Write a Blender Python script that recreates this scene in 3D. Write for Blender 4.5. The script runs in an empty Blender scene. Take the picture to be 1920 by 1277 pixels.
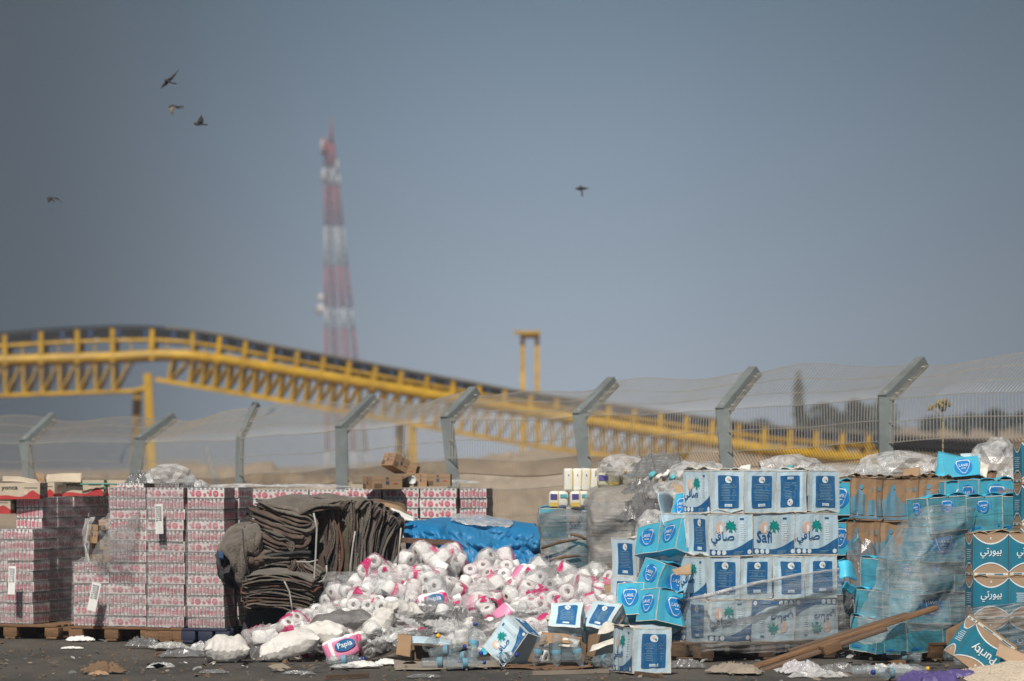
import bpy, bmesh, math, random
from mathutils import Vector, Matrix, Euler, noise
R = math.radians
rnd = random.Random(11)
S = bpy.context.scene
COL = S.collection
# ---------------------------------------------------------------- camera
F, H, HY = 8000.0, 1.55, 870.0            # focal length in photo pixels, eye height, horizon row
def W(px, py, Y):                          # photo pixel at a distance -> world point
    return Vector(((px-960)*Y/F, Y, H+(HY-py)*Y/F))
def GY(py): return F*H/(py-HY)             # distance of the ground seen at a row
cd = bpy.data.cameras.new('camera'); cam = bpy.data.objects.new('camera', cd); COL.objects.link(cam)
cam.location = (0, 0, H); cam.rotation_euler = (R(90), 0, 0)
cd.sensor_width = 36; cd.lens = 36*F/1920; cd.shift_y = (HY-638.5)/1920
cd.clip_end = 9000; cd.clip_start = 1
cd.dof.use_dof = True; cd.dof.focus_distance = 33.4; cd.dof.aperture_fstop = 2.6
S.camera = cam
# ---------------------------------------------------------------- light
SUN = Vector((-.23, -1, 1.15)).normalized()
w = bpy.data.worlds.new('World'); S.world = w; w.use_nodes = True
nt = w.node_tree; bg = nt.nodes['Background']
sky = nt.nodes.new('ShaderNodeTexSky'); sky.sky_type = 'NISHITA'; sky.sun_disc = False
sky.sun_elevation = math.asin(SUN.z); sky.sun_rotation = math.atan2(SUN.x, SUN.y)
sky.altitude = 300; sky.air_density = 1.0; sky.dust_density = 2.2; sky.ozone_density = 2.0
SKYR = ((.035, (.86, .93, .96, 1)), (.075, (.64, .77, .86, 1)), (.12, (.30, .46, .55, 1)))
tcw = nt.nodes.new('ShaderNodeTexCoord'); lift = nt.nodes.new('ShaderNodeVectorMath'); lift.operation = 'ADD'; lift.inputs[1].default_value = (0, 0, .20)
nt.links.new(tcw.outputs['Generated'], lift.inputs[0]); nt.links.new(lift.outputs[0], sky.inputs[0])
hs = nt.nodes.new('ShaderNodeHueSaturation'); hs.inputs['Saturation'].default_value = .37
nt.links.new(sky.outputs[0], hs.inputs['Color'])
sx = nt.nodes.new('ShaderNodeSeparateXYZ'); nt.links.new(tcw.outputs['Generated'], sx.inputs[0])
r1 = nt.nodes.new('ShaderNodeValToRGB'); cr1 = r1.color_ramp; cr1.elements[0].position = 0; cr1.elements[0].color = (1, 1, 1, 1); cr1.elements[1].position = .4; cr1.elements[1].color = (.52, .52, .52, 1)
for ps, c_ in SKYR: e = cr1.elements.new(ps); e.color = c_
nt.links.new(sx.outputs[2], r1.inputs[0])
mp0 = nt.nodes.new('ShaderNodeMapRange'); mp0.inputs[1].default_value = -.25; mp0.inputs[2].default_value = .25; nt.links.new(sx.outputs[0], mp0.inputs[0])
mr = nt.nodes.new('ShaderNodeValToRGB'); mr.color_ramp.interpolation = 'B_SPLINE'; mr.color_ramp.elements[0].position = 0; mr.color_ramp.elements[1].position = 1
mr.color_ramp.elements[0].color = (.5, .5, .5, 1); mr.color_ramp.elements[1].color = (.5, .5, .5, 1)
for ps, q in ((.25, .0), (.34, .42), (.41, .74), (.5, 1.02), (.60, .95), (.78, .36)): e = mr.color_ramp.elements.new(ps); e.color = (q, q, q, 1)
nt.links.new(mp0.outputs[0], mr.inputs[0])
t1 = nt.nodes.new('ShaderNodeVectorMath'); t1.operation = 'MULTIPLY'; nt.links.new(hs.outputs[0], t1.inputs[0]); nt.links.new(r1.outputs[0], t1.inputs[1])
t2 = nt.nodes.new('ShaderNodeVectorMath'); t2.operation = 'SCALE'; nt.links.new(t1.outputs[0], t2.inputs[0]); nt.links.new(mr.outputs[0], t2.inputs['Scale'])
nt.links.new(t2.outputs[0], bg.inputs['Color'])
bg.inputs['Strength'].default_value = .12
sd = bpy.data.lights.new('sun', 'SUN'); sd.energy = 5.0; sd.angle = R(.55); sd.color = (1, .945, .86)
so = bpy.data.objects.new('sun', sd); COL.objects.link(so); so.rotation_euler = SUN.to_track_quat('Z', 'Y').to_euler()
so.location = (-20, -20, 60)
vs = S.view_settings; vs.view_transform = 'Standard'; vs.look = 'None'; vs.exposure = 0; vs.gamma = 1
S.cycles.transparent_max_bounces = 14; S.cycles.max_bounces = 6; S.cycles.volume_bounces = 0
S.cycles.use_denoising = True
# ---------------------------------------------------------------- materials
MATS = {}
def nd(t, typ, **kw):
    n = t.nodes.new(typ)
    for k, v in kw.items():
        if k in n.inputs: n.inputs[k].default_value = v
        else: setattr(n, k, v)
    return n
def col4(c): return (c[0], c[1], c[2], 1)
def pm(name, col, rough=.7, var=.18, scale=9, dirt=None, damt=.5, dscale=3, bump=0, bscale=40, objvar=.12, metal=0, stretch=None, spec=.5, sheen=0):
    m = bpy.data.materials.new(name); m.use_nodes = True; t = m.node_tree; L = t.links.new
    b = t.nodes['Principled BSDF']; b.inputs['Roughness'].default_value = rough; b.inputs['Metallic'].default_value = metal
    b.inputs['Specular IOR Level'].default_value = spec
    if sheen: b.inputs['Sheen Weight'].default_value = sheen
    tc = nd(t, 'ShaderNodeTexCoord'); src = tc.outputs['Object']
    oi = nd(t, 'ShaderNodeObjectInfo')
    ad = nd(t, 'ShaderNodeVectorMath', operation='ADD'); L(src, ad.inputs[0])
    mu = nd(t, 'ShaderNodeVectorMath', operation='SCALE'); mu.inputs['Scale'].default_value = 37
    cx = nd(t, 'ShaderNodeCombineXYZ'); L(oi.outputs['Random'], cx.inputs[0]); L(oi.outputs['Random'], cx.inputs[1]); L(cx.outputs[0], mu.inputs[0])
    L(mu.outputs[0], ad.inputs[1]); src = ad.outputs[0]
    if stretch:
        mp = nd(t, 'ShaderNodeMapping'); mp.inputs['Scale'].default_value = stretch; L(src, mp.inputs[0]); src = mp.outputs[0]
    n = nd(t, 'ShaderNodeTexNoise', Scale=scale, Detail=6, Roughness=.65); L(src, n.inputs['Vector'])
    r = nd(t, 'ShaderNodeMapRange'); r.inputs[1].default_value = .25; r.inputs[2].default_value = .75
    r.inputs[3].default_value = 1-var; r.inputs[4].default_value = 1+var; L(n.outputs[0], r.inputs[0])
    ov = nd(t, 'ShaderNodeMapRange'); ov.inputs[3].default_value = 1-objvar; ov.inputs[4].default_value = 1+objvar; L(oi.outputs['Random'], ov.inputs[0])
    mm = nd(t, 'ShaderNodeMath', operation='MULTIPLY'); L(r.outputs[0], mm.inputs[0]); L(ov.outputs[0], mm.inputs[1])
    vm = nd(t, 'ShaderNodeVectorMath', operation='SCALE'); vm.inputs[0].default_value = col[:3]; L(mm.outputs[0], vm.inputs['Scale'])
    out = vm.outputs[0]
    if dirt:
        n2 = nd(t, 'ShaderNodeTexNoise', Scale=dscale, Detail=8, Roughness=.7); L(src, n2.inputs['Vector'])
        r2 = nd(t, 'ShaderNodeMapRange'); r2.inputs[1].default_value = .42; r2.inputs[2].default_value = .68; r2.inputs[4].default_value = damt; L(n2.outputs[0], r2.inputs[0])
        mx = nd(t, 'ShaderNodeMixRGB'); L(r2.outputs[0], mx.inputs[0]); L(out, mx.inputs[1]); mx.inputs[2].default_value = col4(dirt); out = mx.outputs[0]
    L(out, b.inputs['Base Color'])
    if bump:
        n3 = nd(t, 'ShaderNodeTexNoise', Scale=bscale, Detail=5); L(src, n3.inputs['Vector'])
        bp = nd(t, 'ShaderNodeBump', Strength=bump, Distance=.02); L(n3.outputs[0], bp.inputs['Height']); L(bp.outputs[0], b.inputs['Normal'])
    MATS[name] = m; return m
def film(name, tint, op=(.15, .6), rough=.22, scale=14, stretch=(1, 1, 1), bump=.8, spots=None):
    m = bpy.data.materials.new(name); m.use_nodes = True; t = m.node_tree; L = t.links.new
    b = t.nodes['Principled BSDF']; b.inputs['Roughness'].default_value = rough; b.inputs['Base Color'].default_value = col4(tint)
    o = t.nodes['Material Output']
    tc = nd(t, 'ShaderNodeTexCoord'); mp = nd(t, 'ShaderNodeMapping'); mp.inputs['Scale'].default_value = stretch; L(tc.outputs['Object'], mp.inputs[0])
    oi = nd(t, 'ShaderNodeObjectInfo'); cx = nd(t, 'ShaderNodeCombineXYZ')
    k = nd(t, 'ShaderNodeMath', operation='MULTIPLY'); k.inputs[1].default_value = 41; L(oi.outputs['Random'], k.inputs[0])
    for i in range(3): L(k.outputs[0], cx.inputs[i])
    L(cx.outputs[0], mp.inputs['Location'])
    n = nd(t, 'ShaderNodeTexNoise', Scale=scale, Detail=7, Roughness=.7, Distortion=.6); L(mp.outputs[0], n.inputs['Vector'])
    r = nd(t, 'ShaderNodeMapRange'); r.inputs[1].default_value = .38; r.inputs[2].default_value = .66; r.inputs[3].default_value = op[0]; r.inputs[4].default_value = op[1]
    L(n.outputs[0], r.inputs[0])
    fac = r.outputs[0]
    if spots:                                    # printed colour patches on the film
        n2 = nd(t, 'ShaderNodeTexNoise', Scale=spots[1], Detail=1, Distortion=1.2); L(mp.outputs[0], n2.inputs['Vector'])
        r2 = nd(t, 'ShaderNodeMapRange'); r2.inputs[1].default_value = spots[2]; r2.inputs[2].default_value = spots[2]+.015; L(n2.outputs[0], r2.inputs[0])
        mx = nd(t, 'ShaderNodeMixRGB'); L(r2.outputs[0], mx.inputs[0]); mx.inputs[1].default_value = col4(tint); mx.inputs[2].default_value = col4(spots[0]); L(mx.outputs[0], b.inputs['Base Color'])
        ma = nd(t, 'ShaderNodeMath', operation='MULTIPLY'); ma.inputs[1].default_value = .8; L(r2.outputs[0], ma.inputs[0])
        mm = nd(t, 'ShaderNodeMath', operation='MAXIMUM'); L(ma.outputs[0], mm.inputs[0]); L(fac, mm.inputs[1]); fac = mm.outputs[0]
    bp = nd(t, 'ShaderNodeBump', Strength=bump, Distance=.02); L(n.outputs[0], bp.inputs['Height']); L(bp.outputs[0], b.inputs['Normal'])
    tr = nd(t, 'ShaderNodeBsdfTransparent'); mxs = nd(t, 'ShaderNodeMixShader')
    L(fac, mxs.inputs[0]); L(tr.outputs[0], mxs.inputs[1]); L(b.outputs[0], mxs.inputs[2]); L(mxs.outputs[0], o.inputs['Surface'])
    MATS[name] = m; return m
DUST = (.20, .165, .12)
pm('asphalt', (.060, .056, .052), .85, .45, 3.5, (.125, .107, .086), .75, .8, .6, 60, spec=.3, stretch=(1, .28, 1))
pm('sand', (.275, .205, .145), .95, .3, .12, (.155, .12, .092), .8, .03, .3, 2, spec=.1)
pm('soil', (.36, .28, .20), .95, .3, .8, (.13, .10, .075), .75, .22, .5, 6, spec=.1)
pm('galv', (.20, .225, .225), .55, .2, 7, (.11, .115, .11), .5, 3, 0, metal=.25)
pm('wire', (.34, .31, .27), .6, .15, 8, metal=.2)
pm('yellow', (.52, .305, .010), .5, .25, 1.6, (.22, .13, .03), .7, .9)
pm('yellow_shaded', (.33, .20, .02), .6, .2, 1.2, (.15, .09, .03), .6, .5)  # darker copy of yellow, shade on far-side members put into the colour
pm('rubber', (.014, .013, .014), .7, .3, 2)
pm('beltside', (.15, .13, .10), .8, .3, 1)
pm('bluep', (.03, .06, .14), .5, .2, 3)
pm('greyp', (.30, .30, .33), .5, .2, 3)
pm('mastred', (.33, .085, .07), .6, .2, .6); pm('mastwhite', (.46, .45, .45), .6, .15, .6)
pm('wood', (.20, .105, .048), .8, .4, 5, (.075, .05, .032), .7, 6, .4, 40, stretch=(1, 8, 8))
pm('woodgrey', (.155, .095, .06), .85, .4, 6, (.07, .05, .035), .7, 5, .5, 50, stretch=(1, 9, 9))
pm('woodblue', (.022, .028, .06), .7, .3, 6)
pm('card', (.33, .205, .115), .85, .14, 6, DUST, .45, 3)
pm('cardlit', (.42, .29, .18), .85, .14, 6, DUST, .3, 3)  # lighter copy of card, its sunlit look put into the colour
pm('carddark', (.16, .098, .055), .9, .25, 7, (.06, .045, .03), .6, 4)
pm('cardgrey', (.27, .23, .185), .9, .2, 8, (.14, .11, .08), .6, 4)
pm('paper', (.66, .66, .64), .9, .08, 6)
pm('tissue', (.80, .80, .79), .95, .05, 20, (.55, .52, .47), .25, 4, .25, 60)
pm('core', (.22, .13, .075), .95)
pm('safi', (.49, .645, .745), .5, .07, 5, (.40, .43, .41), .45, 4)
pm('edge', (.64, .62, .56), .8, .15, 14, (.30, .22, .15), .6, 12)
pm('navy', (.008, .108, .285), .5, .2, 8, (.09, .19, .30), .4, 9)
pm('navytext', (.20, .38, .54), .6)
pm('palm', (.0, .25, .235), .5); pm('orange', (.66, .48, .40), .6); pm('pale', (.66, .74, .78), .6)
pm('script', (.008, .10, .27), .5)
pm('cyan', (.055, .44, .63), .42, .1, 5, (.10, .26, .32), .55, 3.2)
pm('cyandirt', (.07, .33, .43), .5, .2, 5, (.075, .12, .13), .75, 2.8, stretch=(1, 1, 4))
pm('blue', (.014, .20, .52), .45, .1, 6); pm('whiteink', (.68, .74, .78), .5, .1, 8)
pm('teal', (.006, .165, .26), .5, .1, 5, (.05, .13, .16), .4, 4)
pm('kraft', (.36, .245, .16), .8, .1, 7, (.27, .21, .15), .5, 4)
pm('skyink', (.085, .27, .40), .7, .2, 18, (.26, .21, .15), .6, 14, stretch=(1, 1, .3))
pm('cream', (.50, .42, .32), .8, .08, 5, (.30, .24, .18), .4, 3); pm('red', (.42, .035, .035), .6); pm('black', (.012, .012, .014), .7)
pm('tinwhite', (.66, .63, .62), .35, .1, 10, (.33, .29, .27), .45, 5); pm('tinpink', (.52, .11, .16), .4, .3, 40, (.52, .30, .32), .4, 60)
pm('tinrose', (.52, .22, .26), .4, .3, 50); pm('tingrey', (.20, .225, .235), .35, .3, 30); pm('tingap', (.17, .13, .135), .7, .3, 30)
pm('magenta', (.62, .018, .15), .38, .12, 9); pm('pinklight', (.66, .22, .38), .4, .15, 8); pm('violet', (.075, .058, .175), .5, .2, 6)
pm('felt', (.140, .116, .094), .98, .35, 14, (.075, .064, .053), .8, 4, .9, 70, sheen=.2)
pm('feltbrown', (.118, .082, .066), .98, .35, 14, (.04, .03, .026), .8, 5, .6, 120)
pm('feltolive', (.105, .092, .052), .98, .4, 14, (.035, .034, .03), .8, 6, .6, 120)
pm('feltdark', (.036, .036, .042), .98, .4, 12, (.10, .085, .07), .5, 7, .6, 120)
pm('feltblue', (.03, .07, .15), .9, .4, 10); pm('feltrust', (.16, .06, .04), .98, .4, 12, (.06, .04, .03), .7, 6)
pm('strap', (.34, .33, .31), .5)
pm('tarp', (.010, .19, .44), .5, .12, 5, (.05, .15, .24), .6, 2.5, .25, 30)
pm('sackwhite', (.62, .60, .57), .6, .15, 8, (.28, .25, .21), .6, 4, .4, 30); pm('sackgrey', (.15, .145, .142), .6, .2, 8, (.09, .08, .075), .6, 4, .4, 30)
pm('rubble', (.085, .073, .062), .95, .5, 9, (.19, .16, .13), .6, 7, .8, 30)
pm('rice', (.55, .47, .37), .9, .3, 60); pm('bottlecap', (.015, .05, .30), .4); pm('yellowcap', (.60, .33, .01), .4)
pm('nappy', (.72, .70, .63), .5, .06, 5, (.5, .45, .36), .3, 4); pm('nappyyellow', (.62, .44, .10), .5); pm('nappygrey', (.40, .38, .27), .5); pm('purpleink', (.09, .07, .25), .5); pm('aqua', (.10, .42, .48), .5)
pm('leafdark', (.035, .045, .030), .9, .4, 3); pm('leafmid', (.060, .068, .045), .9, .4, 3); pm('bark', (.07, .055, .04), .95); pm('dry', (.30, .24, .12), .95)
pm('featherdark', (.040, .033, .030), .9, .4, 9); pm('feathertan', (.20, .155, .115), .9, .4, 9)
pm('neon', (.45, .60, .03), .6); pm('labelpaper', (.68, .68, .66), .8, .05); pm('greyink', (.28, .29, .30), .8); pm('greenstrap', (.08, .33, .25), .5)
film('clearfilm', (.55, .56, .58), (.06, .42), .16, 16)
film('packfilm', (.62, .60, .61), (.10, .58), .15, 16, spots=((.60, .03, .17), 4.5, .66))
film('packpink', (.60, .52, .55), (.14, .60), .15, 16, spots=((.58, .02, .15), 5.0, .585))
film('greyfilm', (.24, .245, .25), (.36, .80), .22, 9, (.35, .35, 4.5))
film('thickfilm', (.27, .255, .235), (.62, .93), .24, 8, (.4, .4, 4))
film('wrapfilm', (.30, .30, .30), (.22, .62), .2, 8, (.3, .3, 5))
film('scrapfilm', (.60, .60, .60), (.22, .78), .14, 12, bump=.3)
film('darkfilm', (.20, .20, .205), (.40, .85), .16, 12, bump=.3)
film('tentfilm', (.33, .36, .37), (.32, .74), .16, 8, (.3, .3, 4))
film('tinfilm', (.50, .47, .47), (.10, .46), .2, 9, (.4, .4, 3))
film('pet', (.30, .36, .40), (.14, .46), .1, 20, (1, 1, 3), bump=.3)
# ---------------------------------------------------------------- mesh helpers
def frame(loc=(0, 0, 0), rot=(0, 0, 0), sc=1): return Matrix.LocRotScale(Vector(loc), Euler(rot), Vector((sc, sc, sc)))
class MB:
    def __init__(s): s.v = []; s.f = []; s.m = []; s.sm = []
    def add(s, vs_, fs, m=0, sm=False, M=None):
        o = len(s.v)
        s.v += [tuple(M @ Vector(v)) for v in vs_] if M else [tuple(v) for v in vs_]
        s.f += [[i+o for i in f] for f in fs]
        s.m += [m]*len(fs) if isinstance(m, int) else list(m); s.sm += [sm]*len(fs)
    def box(s, c, d, m=0, M=None):
        x, y, z = d[0]/2, d[1]/2, d[2]/2
        v = [(c[0]+i*x, c[1]+j*y, c[2]+k*z) for i in (-1, 1) for j in (-1, 1) for k in (-1, 1)]
        s.add(v, [(0, 1, 3, 2), (4, 6, 7, 5), (0, 4, 5, 1), (2, 3, 7, 6), (0, 2, 6, 4), (1, 5, 7, 3)], m, False, M)
    def rbox(s, c, d, b=.01, m=0, M=None, seg=2, sm=True):
        bm = bmesh.new(); bmesh.ops.create_cube(bm, size=1)
        for v in bm.verts: v.co = Vector((v.co.x*d[0]+c[0], v.co.y*d[1]+c[1], v.co.z*d[2]+c[2]))
        bmesh.ops.bevel(bm, geom=bm.edges[:], offset=b, segments=seg, affect='EDGES', profile=.5)
        bm.verts.index_update(); s.add([v.co[:] for v in bm.verts], [[v.index for v in f.verts] for f in bm.faces], m, sm, M); bm.free()
    def tube(s, pts, r, n=6, m=0, sm=True, cap=True):
        pts = [Vector(p) for p in pts]; vs_ = []; fs = []
        rr = r if isinstance(r, (list, tuple)) else [r]*len(pts)
        for i, p in enumerate(pts):
            t = (pts[min(i+1, len(pts)-1)]-pts[max(i-1, 0)]).normalized()
            a = t.cross(Vector((0, 0, 1)) if abs(t.z) < .9 else Vector((0, 1, 0))).normalized(); b = t.cross(a)
            vs_ += [p+(a*math.cos(k*2*math.pi/n+.785)+b*math.sin(k*2*math.pi/n+.785))*rr[i] for k in range(n)]
        for i in range(len(pts)-1):
            for k in range(n):
                fs.append((i*n+k, i*n+(k+1) % n, (i+1)*n+(k+1) % n, (i+1)*n+k))
        if cap: fs += [list(range(n))[::-1], [(len(pts)-1)*n+k for k in range(n)]]
        s.add(vs_, fs, m, sm)
    def bar(s, p0, p1, w, m=0): s.tube([p0, p1], w*.7071, 4, m, False)
    def lathe(s, prof, n=14, m=0, M=None, sm=True):
        vs_ = [(r*math.cos(k*2*math.pi/n), r*math.sin(k*2*math.pi/n), z) for r, z in prof for k in range(n)]
        fs = [(i*n+k, i*n+(k+1) % n, (i+1)*n+(k+1) % n, (i+1)*n+k) for i in range(len(prof)-1) for k in range(n)]
        mm = m if isinstance(m, int) else [m[i] for i in range(len(prof)-1) for k in range(n)]
        s.add(vs_, fs, mm, sm, M)
    def grid(s, fn, nu, nv, m=0, sm=True):
        s.add([fn(i/nu, j/nv) for j in range(nv+1) for i in range(nu+1)],
              [(j*(nu+1)+i, j*(nu+1)+i+1, (j+1)*(nu+1)+i+1, (j+1)*(nu+1)+i) for j in range(nv) for i in range(nu)], m, sm)
    def mesh(s, name, mats):
        me = bpy.data.meshes.new(name); me.from_pydata(s.v, [], s.f)
        for m in mats: me.materials.append(MATS[m])
        me.polygons.foreach_set('material_index', s.m); me.polygons.foreach_set('use_smooth', s.sm)
        me.update(); return me
    def build(s, name, mats, parent=None, loc=(0, 0, 0), rot=(0, 0, 0)):
        return put(name, s.mesh(name, mats), loc, rot, parent)
def put(name, me, loc=(0, 0, 0), rot=(0, 0, 0), parent=None, sc=None):
    o = bpy.data.objects.new(name, me); COL.objects.link(o); o.location = loc; o.rotation_euler = rot
    if sc: o.scale = sc if not isinstance(sc, (int, float)) else (sc, sc, sc)
    if parent: o.parent = parent
    return o
def tag(o, label=None, cat=None, group=None, kind=None):
    if label: o['label'] = label
    if cat: o['category'] = cat
    if group: o['group'] = group
    if kind: o['kind'] = kind
    return o
def copy_tree(o, parent=None):
    c = o.copy(); COL.objects.link(c); c.parent = parent
    for ch in list(o.children): copy_tree(ch, c)
    return c
def recentre(mb, origin):                       # geometry in world coordinates -> around an origin
    o = Vector(origin); mb.v = [tuple(Vector(v)-o) for v in mb.v]; return mb
def base_of(mb):
    xs = [v[0] for v in mb.v]; ys = [v[1] for v in mb.v]; zs = [v[2] for v in mb.v]
    return Vector(((min(xs)+max(xs))/2, (min(ys)+max(ys))/2, min(zs)))
def place(mb, name, mats, parent=None):         # world-space geometry with its origin at its base
    if parent: return recentre(mb, parent.matrix_basis.translation).build(name, mats, parent)
    o = base_of(mb); return recentre(mb, o).build(name, mats, None, o)
def nz(p, s=1., seed=0): return noise.noise_vector(Vector(p)*s+Vector((seed*7.13, seed*3.7, seed*1.9)))
def n1(p, s=1., seed=0): return noise.noise(Vector(p)*s+Vector((seed*7.13, seed*3.7, seed*1.9)))
def cr(P, t):                                   # Catmull-Rom through points, t in 0..1
    n = len(P)-1; x = min(max(t, 0), 1)*n; i = min(int(x), n-1); u = x-i
    p = [P[max(i-1, 0)], P[i], P[i+1], P[min(i+2, n)]]
    return .5*((2*p[1])+(p[2]-p[0])*u+(2*p[0]-5*p[1]+4*p[2]-p[3])*u*u+(3*p[1]-p[0]-3*p[2]+p[3])*u*u*u)
def patch(ctrl, nu=24, nv=18, th=0., amp=0., fs=6, seed=0, m=0, mb=None, fold=None):   # cloth through rows of (px, py, Y)
    rows = [[W(*p) for p in r] for r in ctrl]; mb = mb or MB()
    def fn(u, v):
        p = cr([cr(r, u) for r in rows], v)
        if amp:
            q = nz(p, fs, seed); q2 = nz(p, fs*2.7, seed+5); p = p+q*amp+q2*amp*.45
        if fold: p = p+fold(u, v)
        return p
    if not th: mb.grid(fn, nu, nv, m); return mb
    G = [[fn(i/nu, j/nv) for i in range(nu+1)] for j in range(nv+1)]
    N = []
    for j in range(nv+1):
        r = []
        for i in range(nu+1):
            du = G[j][min(i+1, nu)]-G[j][max(i-1, 0)]; dv = G[min(j+1, nv)][i]-G[max(j-1, 0)][i]
            n = du.cross(dv); n = n.normalized() if n.length > 1e-9 else Vector((0, 1, 0)); r.append(n)
        N.append(r)
    a = [G[j][i] for j in range(nv+1) for i in range(nu+1)]
    def tk(i, j):
        e = min(i, nu-i, j, nv-j); return th*(.35 if e == 0 else .8 if e == 1 else 1)
    b = [G[j][i]-N[j][i]*tk(i, j) for j in range(nv+1) for i in range(nu+1)]
    k = len(a); q = lambda i, j: j*(nu+1)+i
    f = []
    for j in range(nv):
        for i in range(nu):
            f.append((q(i, j), q(i+1, j), q(i+1, j+1), q(i, j+1))); f.append((k+q(i, j+1), k+q(i+1, j+1), k+q(i+1, j), k+q(i, j)))
    rim = [q(i, 0) for i in range(nu)]+[q(nu, j) for j in range(nv)]+[q(i, nv) for i in range(nu, 0, -1)]+[q(0, j) for j in range(nv, 0, -1)]
    for x, y in zip(rim, rim[1:]+rim[:1]): f.append((x, k+x, k+y, y))
    mb.add(a+b, f, m, True); return mb
ORD = 'first second third fourth fifth sixth seventh eighth ninth tenth eleventh twelfth thirteenth fourteenth fifteenth sixteenth seventeenth eighteenth nineteenth twentieth'.split()
def nth(i): return ORD[i] if i < 20 else ('twenty-'+ORD[i-20] if i < 29 else 'thirty-'+ORD[i-30] if 30 <= i < 39 else {29: 'thirtieth', 39: 'fortieth'}.get(i, 'far'))
# ================================================================ SETTING
def slope(Y): return -.0006*max(0, Y-100)
mb = MB()
ys = [10, 20, 30, 38, 44, 47, 50, 54, 58, 62, 70, 80, 95, 120, 150, 200, 280, 400, 560, 700, 800, 900]
xs = [-1.0, -.6, -.35, -.2, -.12, -.07, -.035, 0, .035, .07, .12, .2, .35, .6, 1.0]
mb.add([(x*(120+y*1.1), y, slope(y)-(.06 if y < 50 else .004)) for y in ys for x in xs],
       [(j*15+i, j*15+i+1, (j+1)*15+i+1, (j+1)*15+i) for j in range(len(ys)-1) for i in range(14)])
tag(mb.build('desert_ground', ['sand']), kind='structure')
mb = MB()
def yard(u, v):
    x = -24+48*u; y = 18+29*v
    return Vector((x, y, .012*n1((x, y, 0), .7, 3)-.006+(.006*n1((x, y, 0), 4, 4))))
mb.grid(yard, 160, 100)
tag(mb.build('asphalt_yard', ['asphalt']), kind='structure')
def ridge(name, prof, Y, d0, d1, mat, seed, amp=.12, nu=110):
    mb = MB()
    def fn(u, v):
        px = prof[0][0]+(prof[-1][0]-prof[0][0])*u
        for (a, ya), (b, yb) in zip(prof, prof[1:]):
            if a <= px <= b: t = (px-a)/(b-a); t = t*t*(3-2*t); yt = ya+(yb-ya)*t; break
        top = W(px, yt, Y); x = top.x; z0 = slope(Y)-.3; h = top.z-z0
        if v < .5: k = v*2; y = Y-d0*(1-k); z = z0+h*(k*k*(3-2*k))
        else: k = (v-.5)*2; y = Y+d1*k; z = z0+h*(1-k*k*(3-2*k))
        q = h*amp*(n1((x, y, 0), 3.2/h, seed)+.5*n1((x, y, 0), 8/h, seed))
        return Vector((x*y/Y, y, z+q*(1 if 0 < v < 1 else 0)))
    mb.grid(fn, nu, 26)
    return tag(mb.build(name, [mat]), kind='structure')
ridge('sand_mound', [(-300, 905), (120, 900), (190, 893), (300, 882), (350, 876), (430, 884), (490, 871), (540, 884), (620, 893), (700, 880), (790, 884), (880, 898), (990, 894), (1090, 903), (1250, 900), (1400, 900)], 120, 20, 16, 'soil', 2, .16, 220)
ridge('earth_berm', [(760, 872), (830, 866), (890, 858), (960, 848), (1040, 840), (1180, 842), (1260, 846), (1330, 836), (1450, 838), (1600, 826), (1720, 822), (2200, 815)], 205, 18, 30, 'soil', 5, .10, 160)
ridge('far_hill', [(-200, 884), (230, 880), (300, 868), (350, 864), (420, 872), (520, 876), (640, 874), (720, 866), (840, 862), (930, 866), (1100, 850), (1400, 815), (1700, 803), (2300, 795)], 520, 60, 160, 'soil', 8, .06, 150)
# ---------------------------------------------------------------- fence
fy = lambda px: 39.07/((px-960)/8000+.8655)
posts = [(-410, 844, -348, 796, -410), (-190, 838, -128, 790, -190), (47, 831, 102, 781, 53), (262, 828, 325, 782, 255), (450, 823, 481, 757, 449), (640, 806, 701, 746, 641), (838, 788, 891, 733, 848),
         (1086, 781, 1150, 715, 1097), (1355, 771, 1416, 695, 1364), (1660, 748, 1730, 678, 1661), (2010, 728, 2085, 650, 2010)]
fence = put('mesh_fence', None, (0, 45, 0))
tag(fence, 'long welded wire mesh fence with cranked galvanised posts running behind the rubbish', 'fence')
Fd = Vector((.65, -.76, 0)); Fn = Vector((.76, .65, 0)); K = []; T = []; Bs = []
for i, (kx, ky, tx, ty, bx) in enumerate(posts):
    Y = fy(kx); k = W(kx, ky, Y); t = W(tx, ty, Y+.28); b = W(bx, 880, Y); b = b+(b-k)*(b.z/(k.z-b.z)); b.z = -.02
    K.append(k); T.append(t); Bs.append(b)
    mb = MB(); mb.tube([b, k, k+(k-b).normalized()*.02], .062 if i == 4 else .095, 4, 0, False); mb.tube([k-(t-k)*.03, t], .05 if i == 4 else .084, 4, 0, False)
    mb.box(k+Fn*.0, (.03, .03, .16), 1)
    for q in (.15, .5, .85): mb.tube([k+(t-k)*q+Fd*.10, k+(t-k)*q-Fd*.10], .007, 5, 1)
    p = place(mb, 'post', ['galv', 'wire'], fence)
    if i == 4: p['label'] = 'post whose cranked arm is turned edge-on'
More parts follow.
